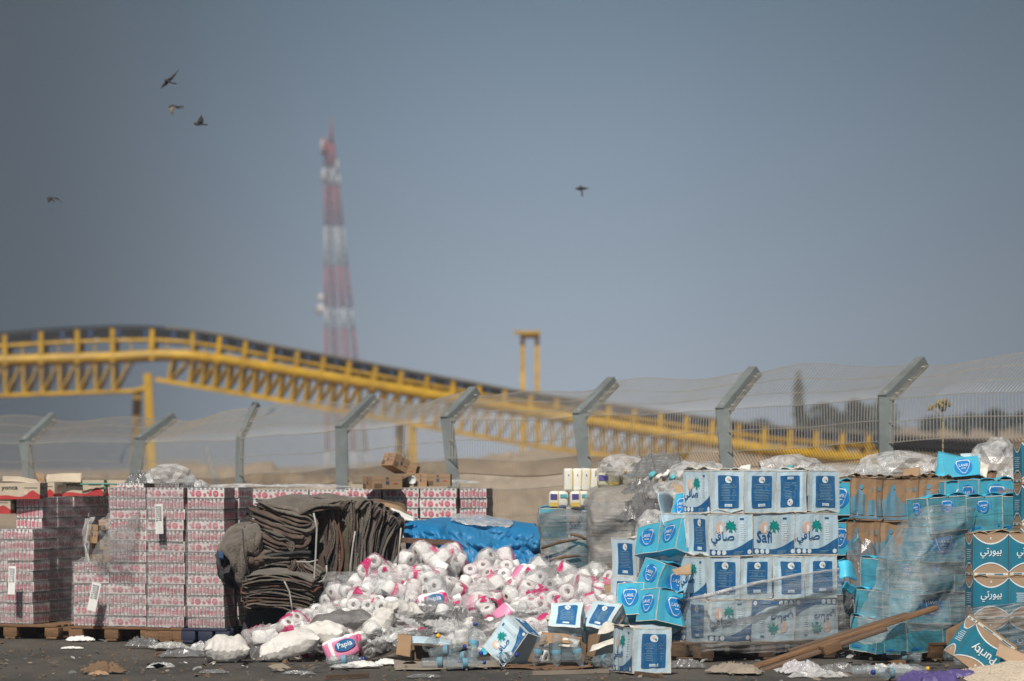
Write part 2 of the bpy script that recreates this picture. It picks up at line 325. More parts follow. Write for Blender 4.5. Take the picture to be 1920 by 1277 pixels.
for i in range(len(posts)-1):
    mb = MB(); n = 54; rows = []
    prof = [(0, .93), (0, .62), (0, .3), (0, 0), (-.22, 0), (-.42, 0), (-.58, .13), (-.72, 0), (-1.0, 0), (-1.25, .0), (-1.42, .1), (-1.6, 0), (-2.1, 0)]
    sag = rnd.uniform(-.05, .03); ph = rnd.uniform(0, 6)
    P = lambda u, q: None
    def wp(u, q):
        k = K[i].lerp(K[i+1], u); t = T[i].lerp(T[i+1], u); dz, f = prof[q]
        bow = math.sin(u*math.pi)*(sag)+.025*math.sin(u*7+ph+q*.4)
        if dz == 0: p = k+(t-k)*f; p.z += bow*(.4+f)
        else:
            p = k+Vector((0, 0, dz)); p.z += bow*.5; p += Fn*f
            if p.z < .02: p.z = .02
        p += Fn*(.035*math.sin(u*5+ph)*(1 if dz < 0 else .6)); return p
    for j in range(n+1):
        u = (j+.3)/(n+.6); mb.tube([wp(u, q) for q in range(len(prof))], .0042, 4, 0, False, False)
    for q in range(len(prof)): mb.tube([wp(j/10, q) for j in range(11)], .0050, 4, 0, False, False)
    place(mb, 'mesh_panel', ['wire'], fence)
# ---------------------------------------------------------------- conveyor
def lerp_tab(tab, x):
    if x <= tab[0][0]: return tab[0][1]
    for (a, p), (b, q) in zip(tab, tab[1:]):
        if x <= b: return p+(q-p)*(x-a)/(b-a)
    return tab[-1][1]
CY = lambda px: 180 if px < 365 else 180-(px-365)*.018
top_t = [(-120, 630), (0, 625), (110, 616), (200, 612), (270, 612), (330, 616), (365, 620), (430, 630), (500, 645), (980, 735), (1440, 799), (1660, 815), (2050, 838)]
tub_t = [(-120, 680), (0, 676), (230, 669), (300, 665), (357, 667), (420, 675), (480, 685), (980, 769), (1440, 845), (1660, 866), (2050, 884)]
bot_t = [(-120, 745), (0, 741), (268, 732), (290, 711), (500, 746), (980, 832), (1200, 864), (1320, 882), (2050, 920)]
cv = put('belt_conveyor', None, W(270, 870, 180)-Vector((0, 0, 1.55))); tag(cv, 'long yellow elevated belt conveyor sloping down to the right beyond the fence', 'conveyor')
D2 = Vector((0, 1.9, 0))
def cp(tab, px, dy=0): return W(px, lerp_tab(tab, px)+dy, CY(px))
px_l = list(range(-518, 1700, 24))
mb = MB(); far = [Vector((0, 1.5, 0)), Vector((0, .2, 0))]
bx = list(range(-530, 2050, 30))
def beltf(u, v):
    x = bx[0]+(bx[-1]-bx[0])*u; a = [(-.02, -2), (0, 3), (.25, 8), (.75, 11), (1.25, 8), (1.5, 3), (1.52, -2)][min(int(v*6+.01), 6)]
    p = cp(top_t, x, a[1]); p.y += a[0]; return p
mb.grid(beltf, 110, 6); place(mb, 'belt', ['rubber'], cv)
mb = MB(); q_ = [cp(top_t, x, 0) for x in bx]
mb.add([v for p_ in q_ for v in (p_+Vector((0, -.05, .02)), p_+Vector((0, -.05, -.46)), p_+Vector((0, .12, -.46)), p_+Vector((0, .12, .02)))],
       [(i*4+a, i*4+(a+1) % 4, i*4+4+(a+1) % 4, i*4+4+a) for i in range(len(q_)-1) for a in range(4)]); place(mb, 'belt_side', ['rubber'], cv)
mb = MB()
for dy in (7, 17): mb.tube([cp(top_t, x, dy) for x in bx], [.14]*len(bx), 6)
mb.tube([cp(top_t, x, 14)+Vector((0, .9, 0)) for x in bx], .34, 6); place(mb, 'return_belt_shade', ['rubber'], cv)  # black tubes stand in for the return belt and the shadow under it
mb = MB(); mb.tube([cp(top_t, x, 0)+Vector((0, -.06, 0)) for x in bx if x > 300], .055, 5); place(mb, 'belt_edge', ['beltside'], cv)
for o, q in ((Vector((0, -.12, 0)), 'yellow'), (D2, 'yellow_shaded')):
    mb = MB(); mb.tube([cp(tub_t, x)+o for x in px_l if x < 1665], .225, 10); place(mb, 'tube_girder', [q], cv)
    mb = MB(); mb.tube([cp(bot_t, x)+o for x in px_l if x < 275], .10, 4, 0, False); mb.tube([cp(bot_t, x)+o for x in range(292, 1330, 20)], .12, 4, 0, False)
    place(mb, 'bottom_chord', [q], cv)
    mb = MB()
    for fr in (.62,):
        mb.tube([cp(tub_t, x).lerp(cp(top_t, x, 8), fr)+o for x in px_l if x < 1665], .085, 5)
    for x in list(range(-502, 360, 34))+list(range(384, 1640, 24)):
        mb.bar(cp(tub_t, x)+o, cp(tub_t, x).lerp(cp(top_t, x, 8), .60)+o, .05)
    if o.y < 1: place(mb, 'handrail', [q], cv)
    pp = [10, 78, 146, 212, 286, 362]+[408+48.6*i for i in range(26)]
    pp = [-466, -398, -330, -262, -194, -126, -58]+pp
    for x in pp:
        mb = MB(); s = 0 if x < 380 else -9
        mb.bar(cp(tub_t, x, 10)+o+Vector((0, -.1, 0)), cp(top_t, x+(5 if s else 0), 4)+o+Vector((0, -.1, 0)), .19)
        place(mb, 'post', [q], cv)
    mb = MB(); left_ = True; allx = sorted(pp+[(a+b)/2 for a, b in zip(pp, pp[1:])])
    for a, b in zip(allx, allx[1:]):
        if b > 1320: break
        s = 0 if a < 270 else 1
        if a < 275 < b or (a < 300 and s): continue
        if s and left_: left_ = False; place(mb, 'lattice', ['yellow_shaded' if o.y > 1 else 'yellow'], cv); mb = MB()
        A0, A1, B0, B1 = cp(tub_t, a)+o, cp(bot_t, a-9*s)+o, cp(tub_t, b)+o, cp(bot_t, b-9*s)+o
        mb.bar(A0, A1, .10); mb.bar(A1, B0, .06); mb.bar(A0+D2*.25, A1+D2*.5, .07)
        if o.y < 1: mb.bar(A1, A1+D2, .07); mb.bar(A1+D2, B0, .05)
    place(mb, 'lattice', ['yellow_shaded' if o.y > 1 else 'yellow'], cv)
for x in list(range(-506, 360, 52))+list(range(372, 1660, 26)):
    mb = MB(); p = cp(top_t, x, 11); mb.tube([p+Vector((0, -.1, .06)), p+Vector((0, 1.6, .06))], .10, 6); mb.box(p+Vector((0, -.1, -.05)), (.16, .10, .36), 1); mb.box(p+Vector((.26, -.12, -.3)), (.20, .08, .14), 0)
    place(mb, 'idler', ['greyp', 'bluep'], cv)
for (xt, yt, xb, d, q) in ((258, 735, 250, 1.9, 'yellow_shaded'), (277, 700, 288, 0, 'yellow'), (750, 790, 748, 1.9, 'yellow_shaded'), (772, 795, 776, 0, 'yellow')):
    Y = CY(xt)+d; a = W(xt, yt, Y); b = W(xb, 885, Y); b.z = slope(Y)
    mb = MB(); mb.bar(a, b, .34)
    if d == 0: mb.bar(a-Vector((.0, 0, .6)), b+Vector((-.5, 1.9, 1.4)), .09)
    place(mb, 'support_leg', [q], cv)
mb = MB(); a = W(1655, 858, CY(1655)); mb.tube([a+Vector((-.35, .3, 0)), a+Vector((.2, .3, -.1)), a+Vector((1.1, .35, -.2))], [.34, .36, .1], 8); place(mb, 'end_drum', ['yellow'], cv)
Y = 228
g = put('yellow_gantry', None, W(993, 870, Y)); g.location.z = slope(Y); tag(g, 'tall pale yellow portal frame of two columns and a cap rising behind the conveyor', 'gantry')
for x in (980, 1007):
    mb = MB(); p = W(x, 627, Y); q = Vector((p.x, Y, slope(Y))); mb.bar(q, p, .24); place(mb, 'column', ['yellow'], g)
mb = MB(); mb.box(W(989, 624, Y), (1.45, 1.3, .16)); mb.box(W(993, 631, Y), (.9, .3, .2)); place(mb, 'cap_beam', ['yellow'], g)
# ---------------------------------------------------------------- tower
TY = 470
tw = put('radio_mast', None, W(646, 870, TY)); tw.location.z = slope(TY); tag(tw, 'red and white banded lattice radio mast rising into the sky beyond the conveyor', 'mast')
def tc_(y):            # four legs at a row
    t = (y-268)/(875-268); l = 609+t*4; r = 626+t*64; dep = (r-l)*TY/8000*.5
    return [W(l, y, TY-dep), W(r-(r-l)*.32, y, TY-dep*1.2), W(r, y, TY+dep), W(l+(r-l)*.3, y, TY+dep*1.2)]
bands = [(268, 315, 'mastred'), (315, 348, 'mastwhite'), (348, 425, 'mastred'), (425, 500, 'mastwhite'), (500, 578, 'mastred'), (578, 617, 'mastwhite'), (617, 726, 'mastred'), (726, 765, 'mastwhite'), (765, 847, 'mastred'), (847, 892, 'mastwhite')]
for y0, y1, q in bands:
    mb = MB(); ns = max(2, int((y1-y0)/18)); a = tc_(y0); b = tc_(y1)
    for k in range(4): mb.tube([a[k], b[k]], .075+.075*(y0-268)/600, 6)
    for s in range(ns):
        c = tc_(y0+(y1-y0)*s/ns); d = tc_(y0+(y1-y0)*(s+1)/ns)
        for k in range(4):
            mb.tube([c[k], c[(k+1) % 4]], .03, 4); mb.tube([c[k], d[(k+1) % 4]], .024, 4); mb.tube([c[(k+1) % 4], d[k]], .024, 4)
    mid = [sum(tc_(y), Vector())/4 for y in (y0, y1)]; mb.tube(mid, .04, 5)
    place(mb, 'lattice_section', [q], tw)
mb = MB(); mb.tube([W(621, 270, TY), W(622, 222, TY)], [.2, .05], 5); place(mb, 'spire', ['mastred'], tw)
for x, y, r in ((603, 559, .42), (602, 580, .60)):
    mb = MB(); M = Matrix.Translation(W(x, y, TY-.6)) @ Euler((R(75), 0, R(-35))).to_matrix().to_4x4()
    mb.lathe([(.02, -.2), (r*.6, -.12), (r, .1), (r, .3), (.02, .34)], 14, 0, M); place(mb, 'dish', ['mastwhite'], tw)
mb = MB()
for x, y0, y1, q in ((604, 262, 290, 1), (608, 258, 292, 0), (632, 300, 325, 1), (606, 318, 342, 1), (635, 330, 350, 1)): mb.tube([W(x, y0, TY-1), W(x, y1, TY-1)], .13, 6, q)
place(mb, 'antenna', ['mastred', 'mastwhite'], tw)
# ---------------------------------------------------------------- trees and the dry weed
def tree(name, label, px, ytop, ybot, wpx, Y, mat, seed, group=None, n=900, taper=1.0):
    r = random.Random(seed); top = W(px, ytop, Y); bot = W(px, ybot, Y); h = top.z-bot.z; wd = wpx*Y/8000/2
    root = put(name, None, bot); tag(root, label, 'tree', group)
    mb = MB(); mb.tube([(0, 0, -.6), (0, 0, h*.4), (.05*wd, 0, h*.85)], [wd*.14, wd*.09, wd*.03], 7)
    for i in range(5): a = r.uniform(0, 6.28); z = h*r.uniform(.25, .6); mb.tube([(0, 0, z), (math.cos(a)*wd*.5, math.sin(a)*wd*.5, z+h*.2)], [wd*.05, wd*.02], 5)
    mb.build('trunk', ['bark'], root)
    mb = MB(); cl = [(r.uniform(-1, 1), r.uniform(-1, 1), r.uniform(.08, .92)) for _ in range(26)]
    for i in range(n):
        c = cl[i % 26]; z = min(max(c[2]+r.gauss(0, .09), .02), 1); rad = wd*((1-z)**.8*.9+.15 if taper > 1 else math.sqrt(max(.03, 1-(2*z-.9)**2*.8)))
        p = Vector((c[0]*rad*.75+r.gauss(0, .22)*rad, c[1]*rad*.75+r.gauss(0, .22)*rad, z*h)); s = h*.035*r.uniform(.6, 1.5)+wd*.03
        E = Euler((r.uniform(0, 6), r.uniform(0, 6), r.uniform(0, 6))).to_matrix()
        mb.add([p+E @ Vector(q)*s for q in ((-1, -.6, 0), (.2, -.9, .2), (1, .1, 0), (.1, .9, -.2))], [(0, 1, 2, 3)])
    mb.build('crown', [mat], root)
tree('cypress_tree', 'tall slender dark cypress standing alone beyond the fence', 1497, 700, 812, 26, 420, 'leafmid', 1, None, 800, 2)
for i, (px, yt, wd, lab) in enumerate(((1428, 786, 60, 'low grey-green bush left of the cypress'), (1545, 757, 76, 'bushy tree just right of the cypress'), (1598, 750, 66, 'middle bushy tree between the cypress and the nearest post arm'), (1650, 752, 80, 'rounded bushy tree behind the tallest fence post'))):
    tree('bushy_tree', lab, px, yt, 816, wd, 430+i*6, 'leafmid', 20+i, 'trees beyond the fence')
for i, (px, yt, wd, lab) in enumerate(((1752, 781, 60, 'dark green hedge clump behind the dried weed'), (1812, 775, 76, 'dark green hedge clump right of the dried weed'), (1868, 768, 74, 'tallest dark green hedge clump near the right edge of the photo'), (1922, 772, 70, 'dark green hedge clump cut by the right edge of the photo'))):
    tree('hedge_bush', lab, px, yt, 810, wd, 400+i*5, 'leafdark', 40+i, 'dark hedge on the rise')
mb = MB(); r = random.Random(5); Y = 42; b = W(1768, 860, Y); b.z = 0
top = W(1768, 790, Y); mb.tube([b, top], [.010, .007], 5)
def twig(p, d, l, k):
    q = p+d*l; mb.tube([p, q], [.006*(k+1)/4, .004*(k+1)/4+.0015], 4, 0, True, False)
    if k == 0: mb.lathe([(.003, -.02), (.014, 0), (.003, .02)], 5, 0, Matrix.Translation(q)); return
    for _ in range(4 if k > 1 else 3): twig(q, (d+Vector((r.uniform(-.8, .8), r.uniform(-.8, .8), r.uniform(-.25, .5)))).normalized(), l*r.uniform(.55, .85), k-1)
for _ in range(5): twig(top, Vector((r.uniform(-.7, .7), r.uniform(-.5, .5), 1)).normalized(), .09, 2)
for _ in range(16):
    s = b+Vector((r.uniform(-.6, .5), 0, 0)); mb.tube([s, s+Vector((r.uniform(-.1, .15), 0, .3)), s+Vector((r.uniform(-.4, .4), 0, r.uniform(.3, .7)))], [.006, .005, .002], 4)
tag(place(mb, 'dry_weed', ['dry']), 'dried branching weed with straw stalks growing up beside the wire mesh', 'weed')
for (x0, y0, x1, y1, lab) in ((386, 838, 401, 892, 'short grey leaning stake on the sand beyond the fence'),):
    mb = MB(); a = W(x0, y0, 100); c = W(x1, y1, 100); d = c-a; c = a+d*(a.z/(a.z-c.z)); mb.tube([c, a], .045, 6); tag(place(mb, 'leaning_stake', ['galv']), lab, 'stake')
# ---------------------------------------------------------------- birds
def bird(px, py, Y, body, wings, mats, label, wm=0):
    s = Y/8000; mb = MB(); P = lambda x, z, d=0: Vector((x*s, d*s, -z*s))
    pts = [P(*q) for q in body]; n = len(pts); fine = [cr(pts, i/14) for i in range(15)]
    prof = [.25, .75, 1.05, 1.25, 1.4, 1.5, 1.5, 1.4, 1.2, .95, .75, .65, .75, .7, .8]      # beak .. head .. breast .. tail
    mb.tube(fine, [2.0*s*q for q in prof], 8)
    for wg in wings:                            # (root front, root back, mid front, mid back, tip)
        a, b_, c, d, e = [P(*q) for q in wg]; th = Vector((.15*s, .6*s, .45*s))
        top_ = [a, b_, (a+c)/2, (b_+d)/2+P(.3, .8), c, d, (c+e)/2, (d+e)/2, e]; k = len(top_)
        f = [(0, 1, 3, 2), (2, 3, 5, 4), (4, 5, 7, 6), (6, 7, 8)]
        rim = [0, 2, 4, 6, 8, 7, 5, 3, 1]
        mb.add(top_+[v+th for v in top_], f+[tuple(k+i for i in q[::-1]) for q in f]+[(x, y, k+y, k+x) for x, y in zip(rim, rim[1:]+rim[:1])], wm, True)
    o = put('bird', mb.mesh('bird', mats), W(px, py, Y)); tag(o, label, 'bird', 'birds flying over the yard')
FM = ['featherdark', 'feathertan']
bird(315, 150, 46, [(-7, 0), (-4, .5), (0, 1.5), (6, 5), (16, 7)], [((-1, -1, -2), (5, 2, -2), (7, -7, -3), (13, -7, -3), (21, -19, -4)), ((-5, 2, 2), (2, 4, 2), (-11, 9, 5), (-6, 11, 5), (-15, 16, 7))], FM, 'dark bird gliding with one long wing raised, highest of the flock')
bird(327, 203, 47, [(-10, -1), (-8, -3), (-3, -4), (6, -3), (17, -3)], [((-7, -3, -2), (1, -3, -2), (-9, 4, -4), (-2, 5, -4), (-3, 13, -5)), ((-2, -4, 2), (5, -4, 2), (5, 0, 6), (11, 0, 6), (17, 1, 9))], FM, 'tan bird with wings swept down, second highest of the flock', 1)
bird(375, 229, 46, [(-12, 2), (-8, 3), (-2, 4), (5, 4), (14, 5)], [((-6, 2, -2), (5, 3, -2), (-3, -5, -3), (5, -6, -3), (3, -14, -4)), ((-3, 3, 2), (4, 3, 2), (0, -3, 6), (6, -3, 6), (6, -9, 9))], FM, 'small brown bird with both wings held straight up')
bird(97, 372, 48, [(-9, 1), (-6, 0), (-2, 0), (2, 3), (5, 7)], [((-5, -1, -2), (1, 0, -2), (-7, 4, -4), (-3, 6, -4), (-7, 9, -6)), ((-2, -2, 2), (4, 0, 2), (10, -1, 4), (13, 3, 4), (20, 9, 6))], FM, 'dark bird flying low with drooping wings at the far left')
bird(1090, 354, 56, [(-2, -6), (-1, -3), (0, 0), (1, 5), (2, 14)], [((-2, -3, 0), (-2, 3, 0), (-7, -2, -2), (-7, 2, -2), (-13, 0, -3)), ((1, -3, 0), (2, 2, 0), (8, -2, -2), (8, 1, -2), (16, 0, -3))], FM, 'lone bird flying with spread wings high right of the mast')
# ================================================================ PRINTED CARTONS
TXT = {}
def text2d(s):
    if s not in TXT:
        cu = bpy.data.curves.new('lettering', 'FONT'); cu.body = s; cu.resolution_u = 2; cu.offset = .012; o = bpy.data.objects.new('lettering', cu)
        me = o.to_mesh(); v = [(p.co.x, p.co.y) for p in me.vertices]; f = [list(p.vertices) for p in me.polygons]; o.to_mesh_clear()
        bpy.data.objects.remove(o); bpy.data.curves.remove(cu)
        x0 = min(p[0] for p in v); x1 = max(p[0] for p in v); y0 = min(p[1] for p in v); y1 = max(p[1] for p in v); h = y1-y0
        TXT[s] = ([((x-x0-(x1-x0)/2)/h, (y-y0-h/2)/h) for x, y in v], f, (x1-x0)/h)
    return TXT[s]
def circ(cx, cy, rx, ry=None, n=18, a0=0, a1=2*math.pi):
    ry = ry or rx; return [(cx+rx*math.cos(a0+(a1-a0)*i/n), cy+ry*math.sin(a0+(a1-a0)*i/n)) for i in range(n+(0 if a1-a0 > 6.2 else 1))]
def rect(x0, y0, x1, y1, r=0):
    if not r: return [(x0, y0), (x1, y0), (x1, y1), (x0, y1)]
    o = []
    for cx, cy, a in ((x1-r, y0+r, -90), (x1-r, y1-r, 0), (x0+r, y1-r, 90), (x0+r, y0+r, 180)): o += [(cx+r*math.cos(R(a+q)), cy+r*math.sin(R(a+q))) for q in (0, 30, 60, 90)]
    return o
def shield(cx, cy, w, h):
    P = [(-.5, .30), (-.42, .46), (-.2, .5), (.2, .5), (.42, .46), (.5, .30), (.36, -.08), (.2, -.36), (.08, -.47), (-.08, -.47), (-.2, -.36), (-.36, -.08)]
    return [(cx+x*w, cy+y*h) for x, y in P]
class Carton:
    """printed cardboard box; origin at the middle of its base; faces F B L R T D"""
    def __init__(s, L, D, Hh, mats, body=0, seed=0, amp=.006, rip=.0022, crush=0, skip=()):
        s.L, s.D, s.H, s.mats, s.seed, s.amp, s.rip, s.crush = L, D, Hh, mats, seed, amp, rip, crush
        s.mb = MB(); s.fr = {}
        x, y = L/2, D/2
        FR = {'F': ((-x, -y, 0), (1, 0, 0), (0, 0, 1), L, Hh), 'B': ((x, y, 0), (-1, 0, 0), (0, 0, 1), L, Hh),
              'R': ((x, -y, 0), (0, 1, 0), (0, 0, 1), D, Hh), 'L': ((-x, y, 0), (0, -1, 0), (0, 0, 1), D, Hh),
              'T': ((-x, -y, Hh), (1, 0, 0), (0, 1, 0), L, D), 'D': ((-x, y, 0), (1, 0, 0), (0, -1, 0), L, D)}
        bm = bmesh.new()
        for k, (o, u, v, a, b) in FR.items():
            o, u, v = Vector(o), Vector(u), Vector(v); s.fr[k] = (o, u, v, u.cross(v), a, b)
            if k in skip: continue
            nu, nv = max(3, round(a/.045)), max(3, round(b/.045))
            g = [[bm.verts.new(o+u*(a*i/nu)+v*(b*j/nv)) for i in range(nu+1)] for j in range(nv+1)]
            for j in range(nv):
                for i in range(nu): bm.faces.new((g[j][i], g[j][i+1], g[j+1][i+1], g[j+1][i]))
        bmesh.ops.remove_doubles(bm, verts=bm.verts, dist=1e-4); bm.verts.index_update()
        s.mb.add([s.warp(v.co) for v in bm.verts], [[v.index for v in f.verts] for f in bm.faces], body, False); bm.free()
    def warp(s, p):
        p = Vector(p); q = p+nz(p, 4.2, s.seed)*s.amp+nz(p, 11, s.seed+3)*s.amp*.35
        q.x *= 1+.02*s.amp/.006*n1(p, 2, s.seed+9)
        if s.rip > .0015:
            k = s.rip*1.6; q.y += k*n1((p.x*15, p.z*1.2, s.seed), 1)*(1 if p.y > 0 else -1); q.x += k*n1((p.y*15, p.z*1.2, s.seed+5), 1)*(1 if p.x > 0 else -1)
        zz = p.z/s.H; belly = math.sin(min(max(zz, 0), 1)*math.pi)
        q.y += s.rip*math.sin(p.x*2*math.pi/.085)*belly*(1 if p.y > 0 else -1); q.x += s.rip*math.sin(p.y*2*math.pi/.085)*belly*(1 if p.x > 0 else -1)
        if s.crush: q.z -= s.crush*zz*(.5+.9*n1((p.x, p.y, 0), 4, s.seed+2)); q.x += s.crush*.5*zz*n1((s.seed, 1, 2), 3)
        return q
    def poly(s, face, pts, m, lay=1, cut=True):
        o, u, v, n, a, b = s.fr[face]; bm = bmesh.new()
        try: bm.faces.new([bm.verts.new((x, y, 0)) for x, y in pts])
        except ValueError: return
        if cut: s.cut(bm, a, b)
        s.emit(bm, face, m, lay)
    def cut(s, bm, a, b):
        xs = [v.co.x for v in bm.verts]; ys = [v.co.y for v in bm.verts]
        for ax, lo, hi in ((0, min(xs), max(xs)), (1, min(ys), max(ys))):
            k = math.floor(lo/.045)+1
            while k*.045 < hi:
                c = [0, 0, 0]; c[ax] = k*.045; nn = [0, 0, 0]; nn[ax] = 1
                bmesh.ops.bisect_plane(bm, geom=bm.verts[:]+bm.edges[:]+bm.faces[:], plane_co=c, plane_no=nn); k += 1
    def emit(s, bm, face, m, lay):
        o, u, v, n, a, b = s.fr[face]; bm.verts.index_update()
        s.mb.add([s.warp(o+u*p.co.x+v*p.co.y)+n*(.0024*lay+.0008) for p in bm.verts], [[p.index for p in f.verts] for f in bm.faces], m, False); bm.free()
    def text(s, face, st, cx, cy, h, m, lay=2, rot=0, w=None, mir=False):
        vv, ff, asp = text2d(st); o, u, v, n, a, b = s.fr[face]; kx = h if w is None else w/asp; c, sn = math.cos(rot), math.sin(rot)
        P = [(cx+c*x*kx-sn*y*h, cy+sn*x*kx+c*y*h) for x, y in vv]
        s.mb.add([s.warp(o+u*x+v*y)+n*(.0024*lay+.0008) for x, y in P], ff, m)
    def edges(s, m, faces='FBLRT', w=.008):
        for k in faces:
            a, b = s.fr[k][4:]
            for r in (rect(0, 0, w, b), rect(a-w, 0, a, b), rect(w, b-w, a-w, b), rect(w, 0, a-w, w)): s.poly(k, r, m, .6)
    def flaps(s, m, r, n=2):                 # torn tape / lifted top flaps
        for i in range(n):
            x0 = -s.L/2+s.L*i/n+r.uniform(-.01, .02); x1 = x0+s.L/n*r.uniform(.7, 1.05); hh = r.uniform(.008, .03); y0 = -s.D/2-r.uniform(0, .012); y1 = y0+r.uniform(.06, .14)
            g = [[Vector((x0+(x1-x0)*a/6+r.uniform(-.005, .005), y0+(y1-y0)*b/3, s.H+.004+hh*math.sin(a/6*3.14)*(1-b/4)+r.uniform(0, .008))) for a in range(7)] for b in range(4)]
            up = [v for q in g for v in q]; dn = [v-Vector((0, 0, .006)) for v in up]; k = len(up)
            f = [(b*7+a, b*7+a+1, b*7+a+8, b*7+a+7) for b in range(3) for a in range(6)]
            rim = list(range(6))+[6, 13, 20]+[27-q for q in range(6)]+[21, 14, 7]
            s.mb.add(up+dn, f+[tuple(k+q for q in z[::-1]) for z in f]+[(x, k+x, k+y, y) for x, y in zip(rim, rim[1:]+rim[:1])], m, False)
    def mesh(s, name): return s.mb.mesh(name, s.mats)
AR_S = '\uFEF2\uFED3\uFE8E\uFEBB'; AR_P = '\uFEF2\uFE97\uFEAD\uFEEE\uFEF4\uFE91'
SAFI = ['safi', 'edge', 'navy', 'pale', 'palm', 'orange', 'script', 'navytext', 'card']
def safi_label(c, f):
    a, b = c.fr[f][4:]; w = a*.62; x0 = (a-w)/2+.012; c.poly(f, rect(x0, b*.12, x0+w, b*.87, .01), 2)
    c.poly(f, circ(x0+w/2, b*.775, .028, n=14), 3, 2, False); c.poly(f, circ(x0+w/2-.004, b*.775+.005, .011, n=8), 5, 3, False); c.poly(f, circ(x0+w/2+.010, b*.775-.007, .007, n=8), 4, 3, False)
    r = random.Random(c.seed); y = b*.66
    while y > b*.27: ww = w*r.uniform(.55, .80); c.poly(f, rect(x0+w/2-ww/2, y, x0+w/2+ww/2, y+.0035), 7, 2, False); y -= .0125
    c.poly(f, rect(x0+w/2-.032, b*.15, x0+w/2+.032, b*.215), 3, 2, False)
    for k in range(7): c.poly(f, rect(x0+w/2-.028+k*.008, b*.16, x0+w/2-.025+k*.008, b*.205), 7, 3, False)
def palm_tree(c, f, x, y, s):
    for ang, l in ((-86, .52), (-52, .60), (-22, .66), (8, .62), (38, .64), (70, .56), (100, .46), (-112, .44)):
        a = R(90+ang); dx, dy = math.cos(a), math.sin(a); l *= s; dr = s*.20*abs(math.sin(R(ang)))
        c.poly(f, [(x, y-s*.03), (x+dx*l*.5-dy*s*.11, y+dy*l*.5+dx*s*.11), (x+dx*l, y+dy*l-dr-s*.06), (x+dx*l*.52+dy*s*.10, y+dy*l*.52-dx*s*.10)], 4, 2.2, False)
    c.poly(f, [(x-s*.07, y), (x-s*.13, y-s*.42), (x-s*.02, y-s*.36), (x+s*.06, y-s*.50), (x+s*.07, y)], 4, 2, False)
def safi_logo(c, f, arabic):
    a, b = c.fr[f][4:]; n = 14
    wave = [(a*.985*i/n+a*.008, b*(.175-.03*math.sin(i/n*4.5)+.20*max(0, (i/n-.45)/.55)**1.7)) for i in range(n+1)]
    for i in range(n): c.poly(f, [(wave[i][0], b*.03), (wave[i+1][0], b*.03), wave[i+1], wave[i]], 2, 1)
    for k in range(3): c.poly(f, circ(a*(.09+.125*k), b*.095, a*.048, n=10), 3, 2, False)
    c.poly(f, circ(a*.92, b*.095, a*.046, n=10), 3, 2, False)
    for k in range(3): c.poly(f, rect(a*.56, b*(.10-.028*k), a*(.78-.04*k), b*(.112-.028*k)), 7, 2, False)
    c.poly(f, circ(a*.27, b*.66, a*.10, b*.15, n=14), 5, 1, False); c.poly(f, circ(a*.28, b*.64, a*.055, b*.09, n=10), 3, 1.4, False)
    palm_tree(c, f, a*.50, b*.69, a*.25)
    if arabic: c.text(f, AR_S, a*.30, b*.42, b*.30, 6, w=a*.50)
    else: c.text(f, 'Safi', a*.28, b*.45, b*.27, 6, w=a*.36)
    r = random.Random(7); y = b*.38                                             # pale upright lettering at the side
    for k in range(8): c.poly(f, rect(a*(.70+.01*(k % 2)), y, a*(.79+.012*(k % 3)), y+b*.028), 3, 1, False); y += b*.052
    c.poly(f, rect(a*.70, b*.86, a*.79, b*.90), 2, 1, False)
def safi_box(seed, arabic=True, flap=True, amp=.007, crush=0):
    c = Carton(.405, .30, .338, SAFI, 0, seed, amp*1.15, .0032, crush)
    c.edges(1); safi_logo(c, 'F', arabic); safi_logo(c, 'B', not arabic); safi_label(c, 'L'); safi_label(c, 'R')
    if flap: c.flaps(1, random.Random(seed), 2)
    return c.mesh('water_carton')
LAV = ['cyan', 'edge', 'blue', 'whiteink', 'card', 'cyandirt']
def lav_logo(c, f, x, y, s, txt=True):
    c.poly(f, circ(x, y, s*.60, s*.52, 20), 2, 1); c.poly(f, shield(x, y-.01*s, s*.98, s*.88), 3, 1.7, False); c.poly(f, shield(x, y-.01*s, s*.88, s*.78), 2, 2.4, False)
    if txt: c.text(f, 'LAVIE', x, y+s*.08, s*.17, 3, 5, w=s*.60); c.poly(f, rect(x-s*.16, y-s*.12, x+s*.16, y-s*.085), 3, 3, False)
def lav_box(seed, L=.37, D=.28, Hh=.275, body=0, band=False, amp=.006, crush=0, flap=True, logos='FBLR'):
    c = Carton(L, D, Hh, LAV, body, seed, amp*1.2, .0026, crush)
    c.edges(1, 'FL', .005)
    for f in logos: a, b = c.fr[f][4:]; lav_logo(c, f, a*.5, b*(.55 if not band else .72), min(a*.56, b*.62)*(1 if not band else .6))
    if band or not logos:
        for f in 'FL': a, b = c.fr[f][4:]; c.poly(f, rect(0, b*.47, a, b*.478), 5, 1); c.poly(f, rect(a*.1, b*.1, a*.42, b*.16), 2, 1, False); c.poly(f, rect(a*.7, b*.6, a*.72, b*.9), 2, 1, False)
    c.poly('F', rect(L*.84, Hh*.1, L*.92, Hh*.17), 2, 1, False)
    if flap: c.flaps(0, random.Random(seed), 2)
    return c.mesh('water_carton')
BRN = ['card', 'cardlit', 'skyink', 'carddark']
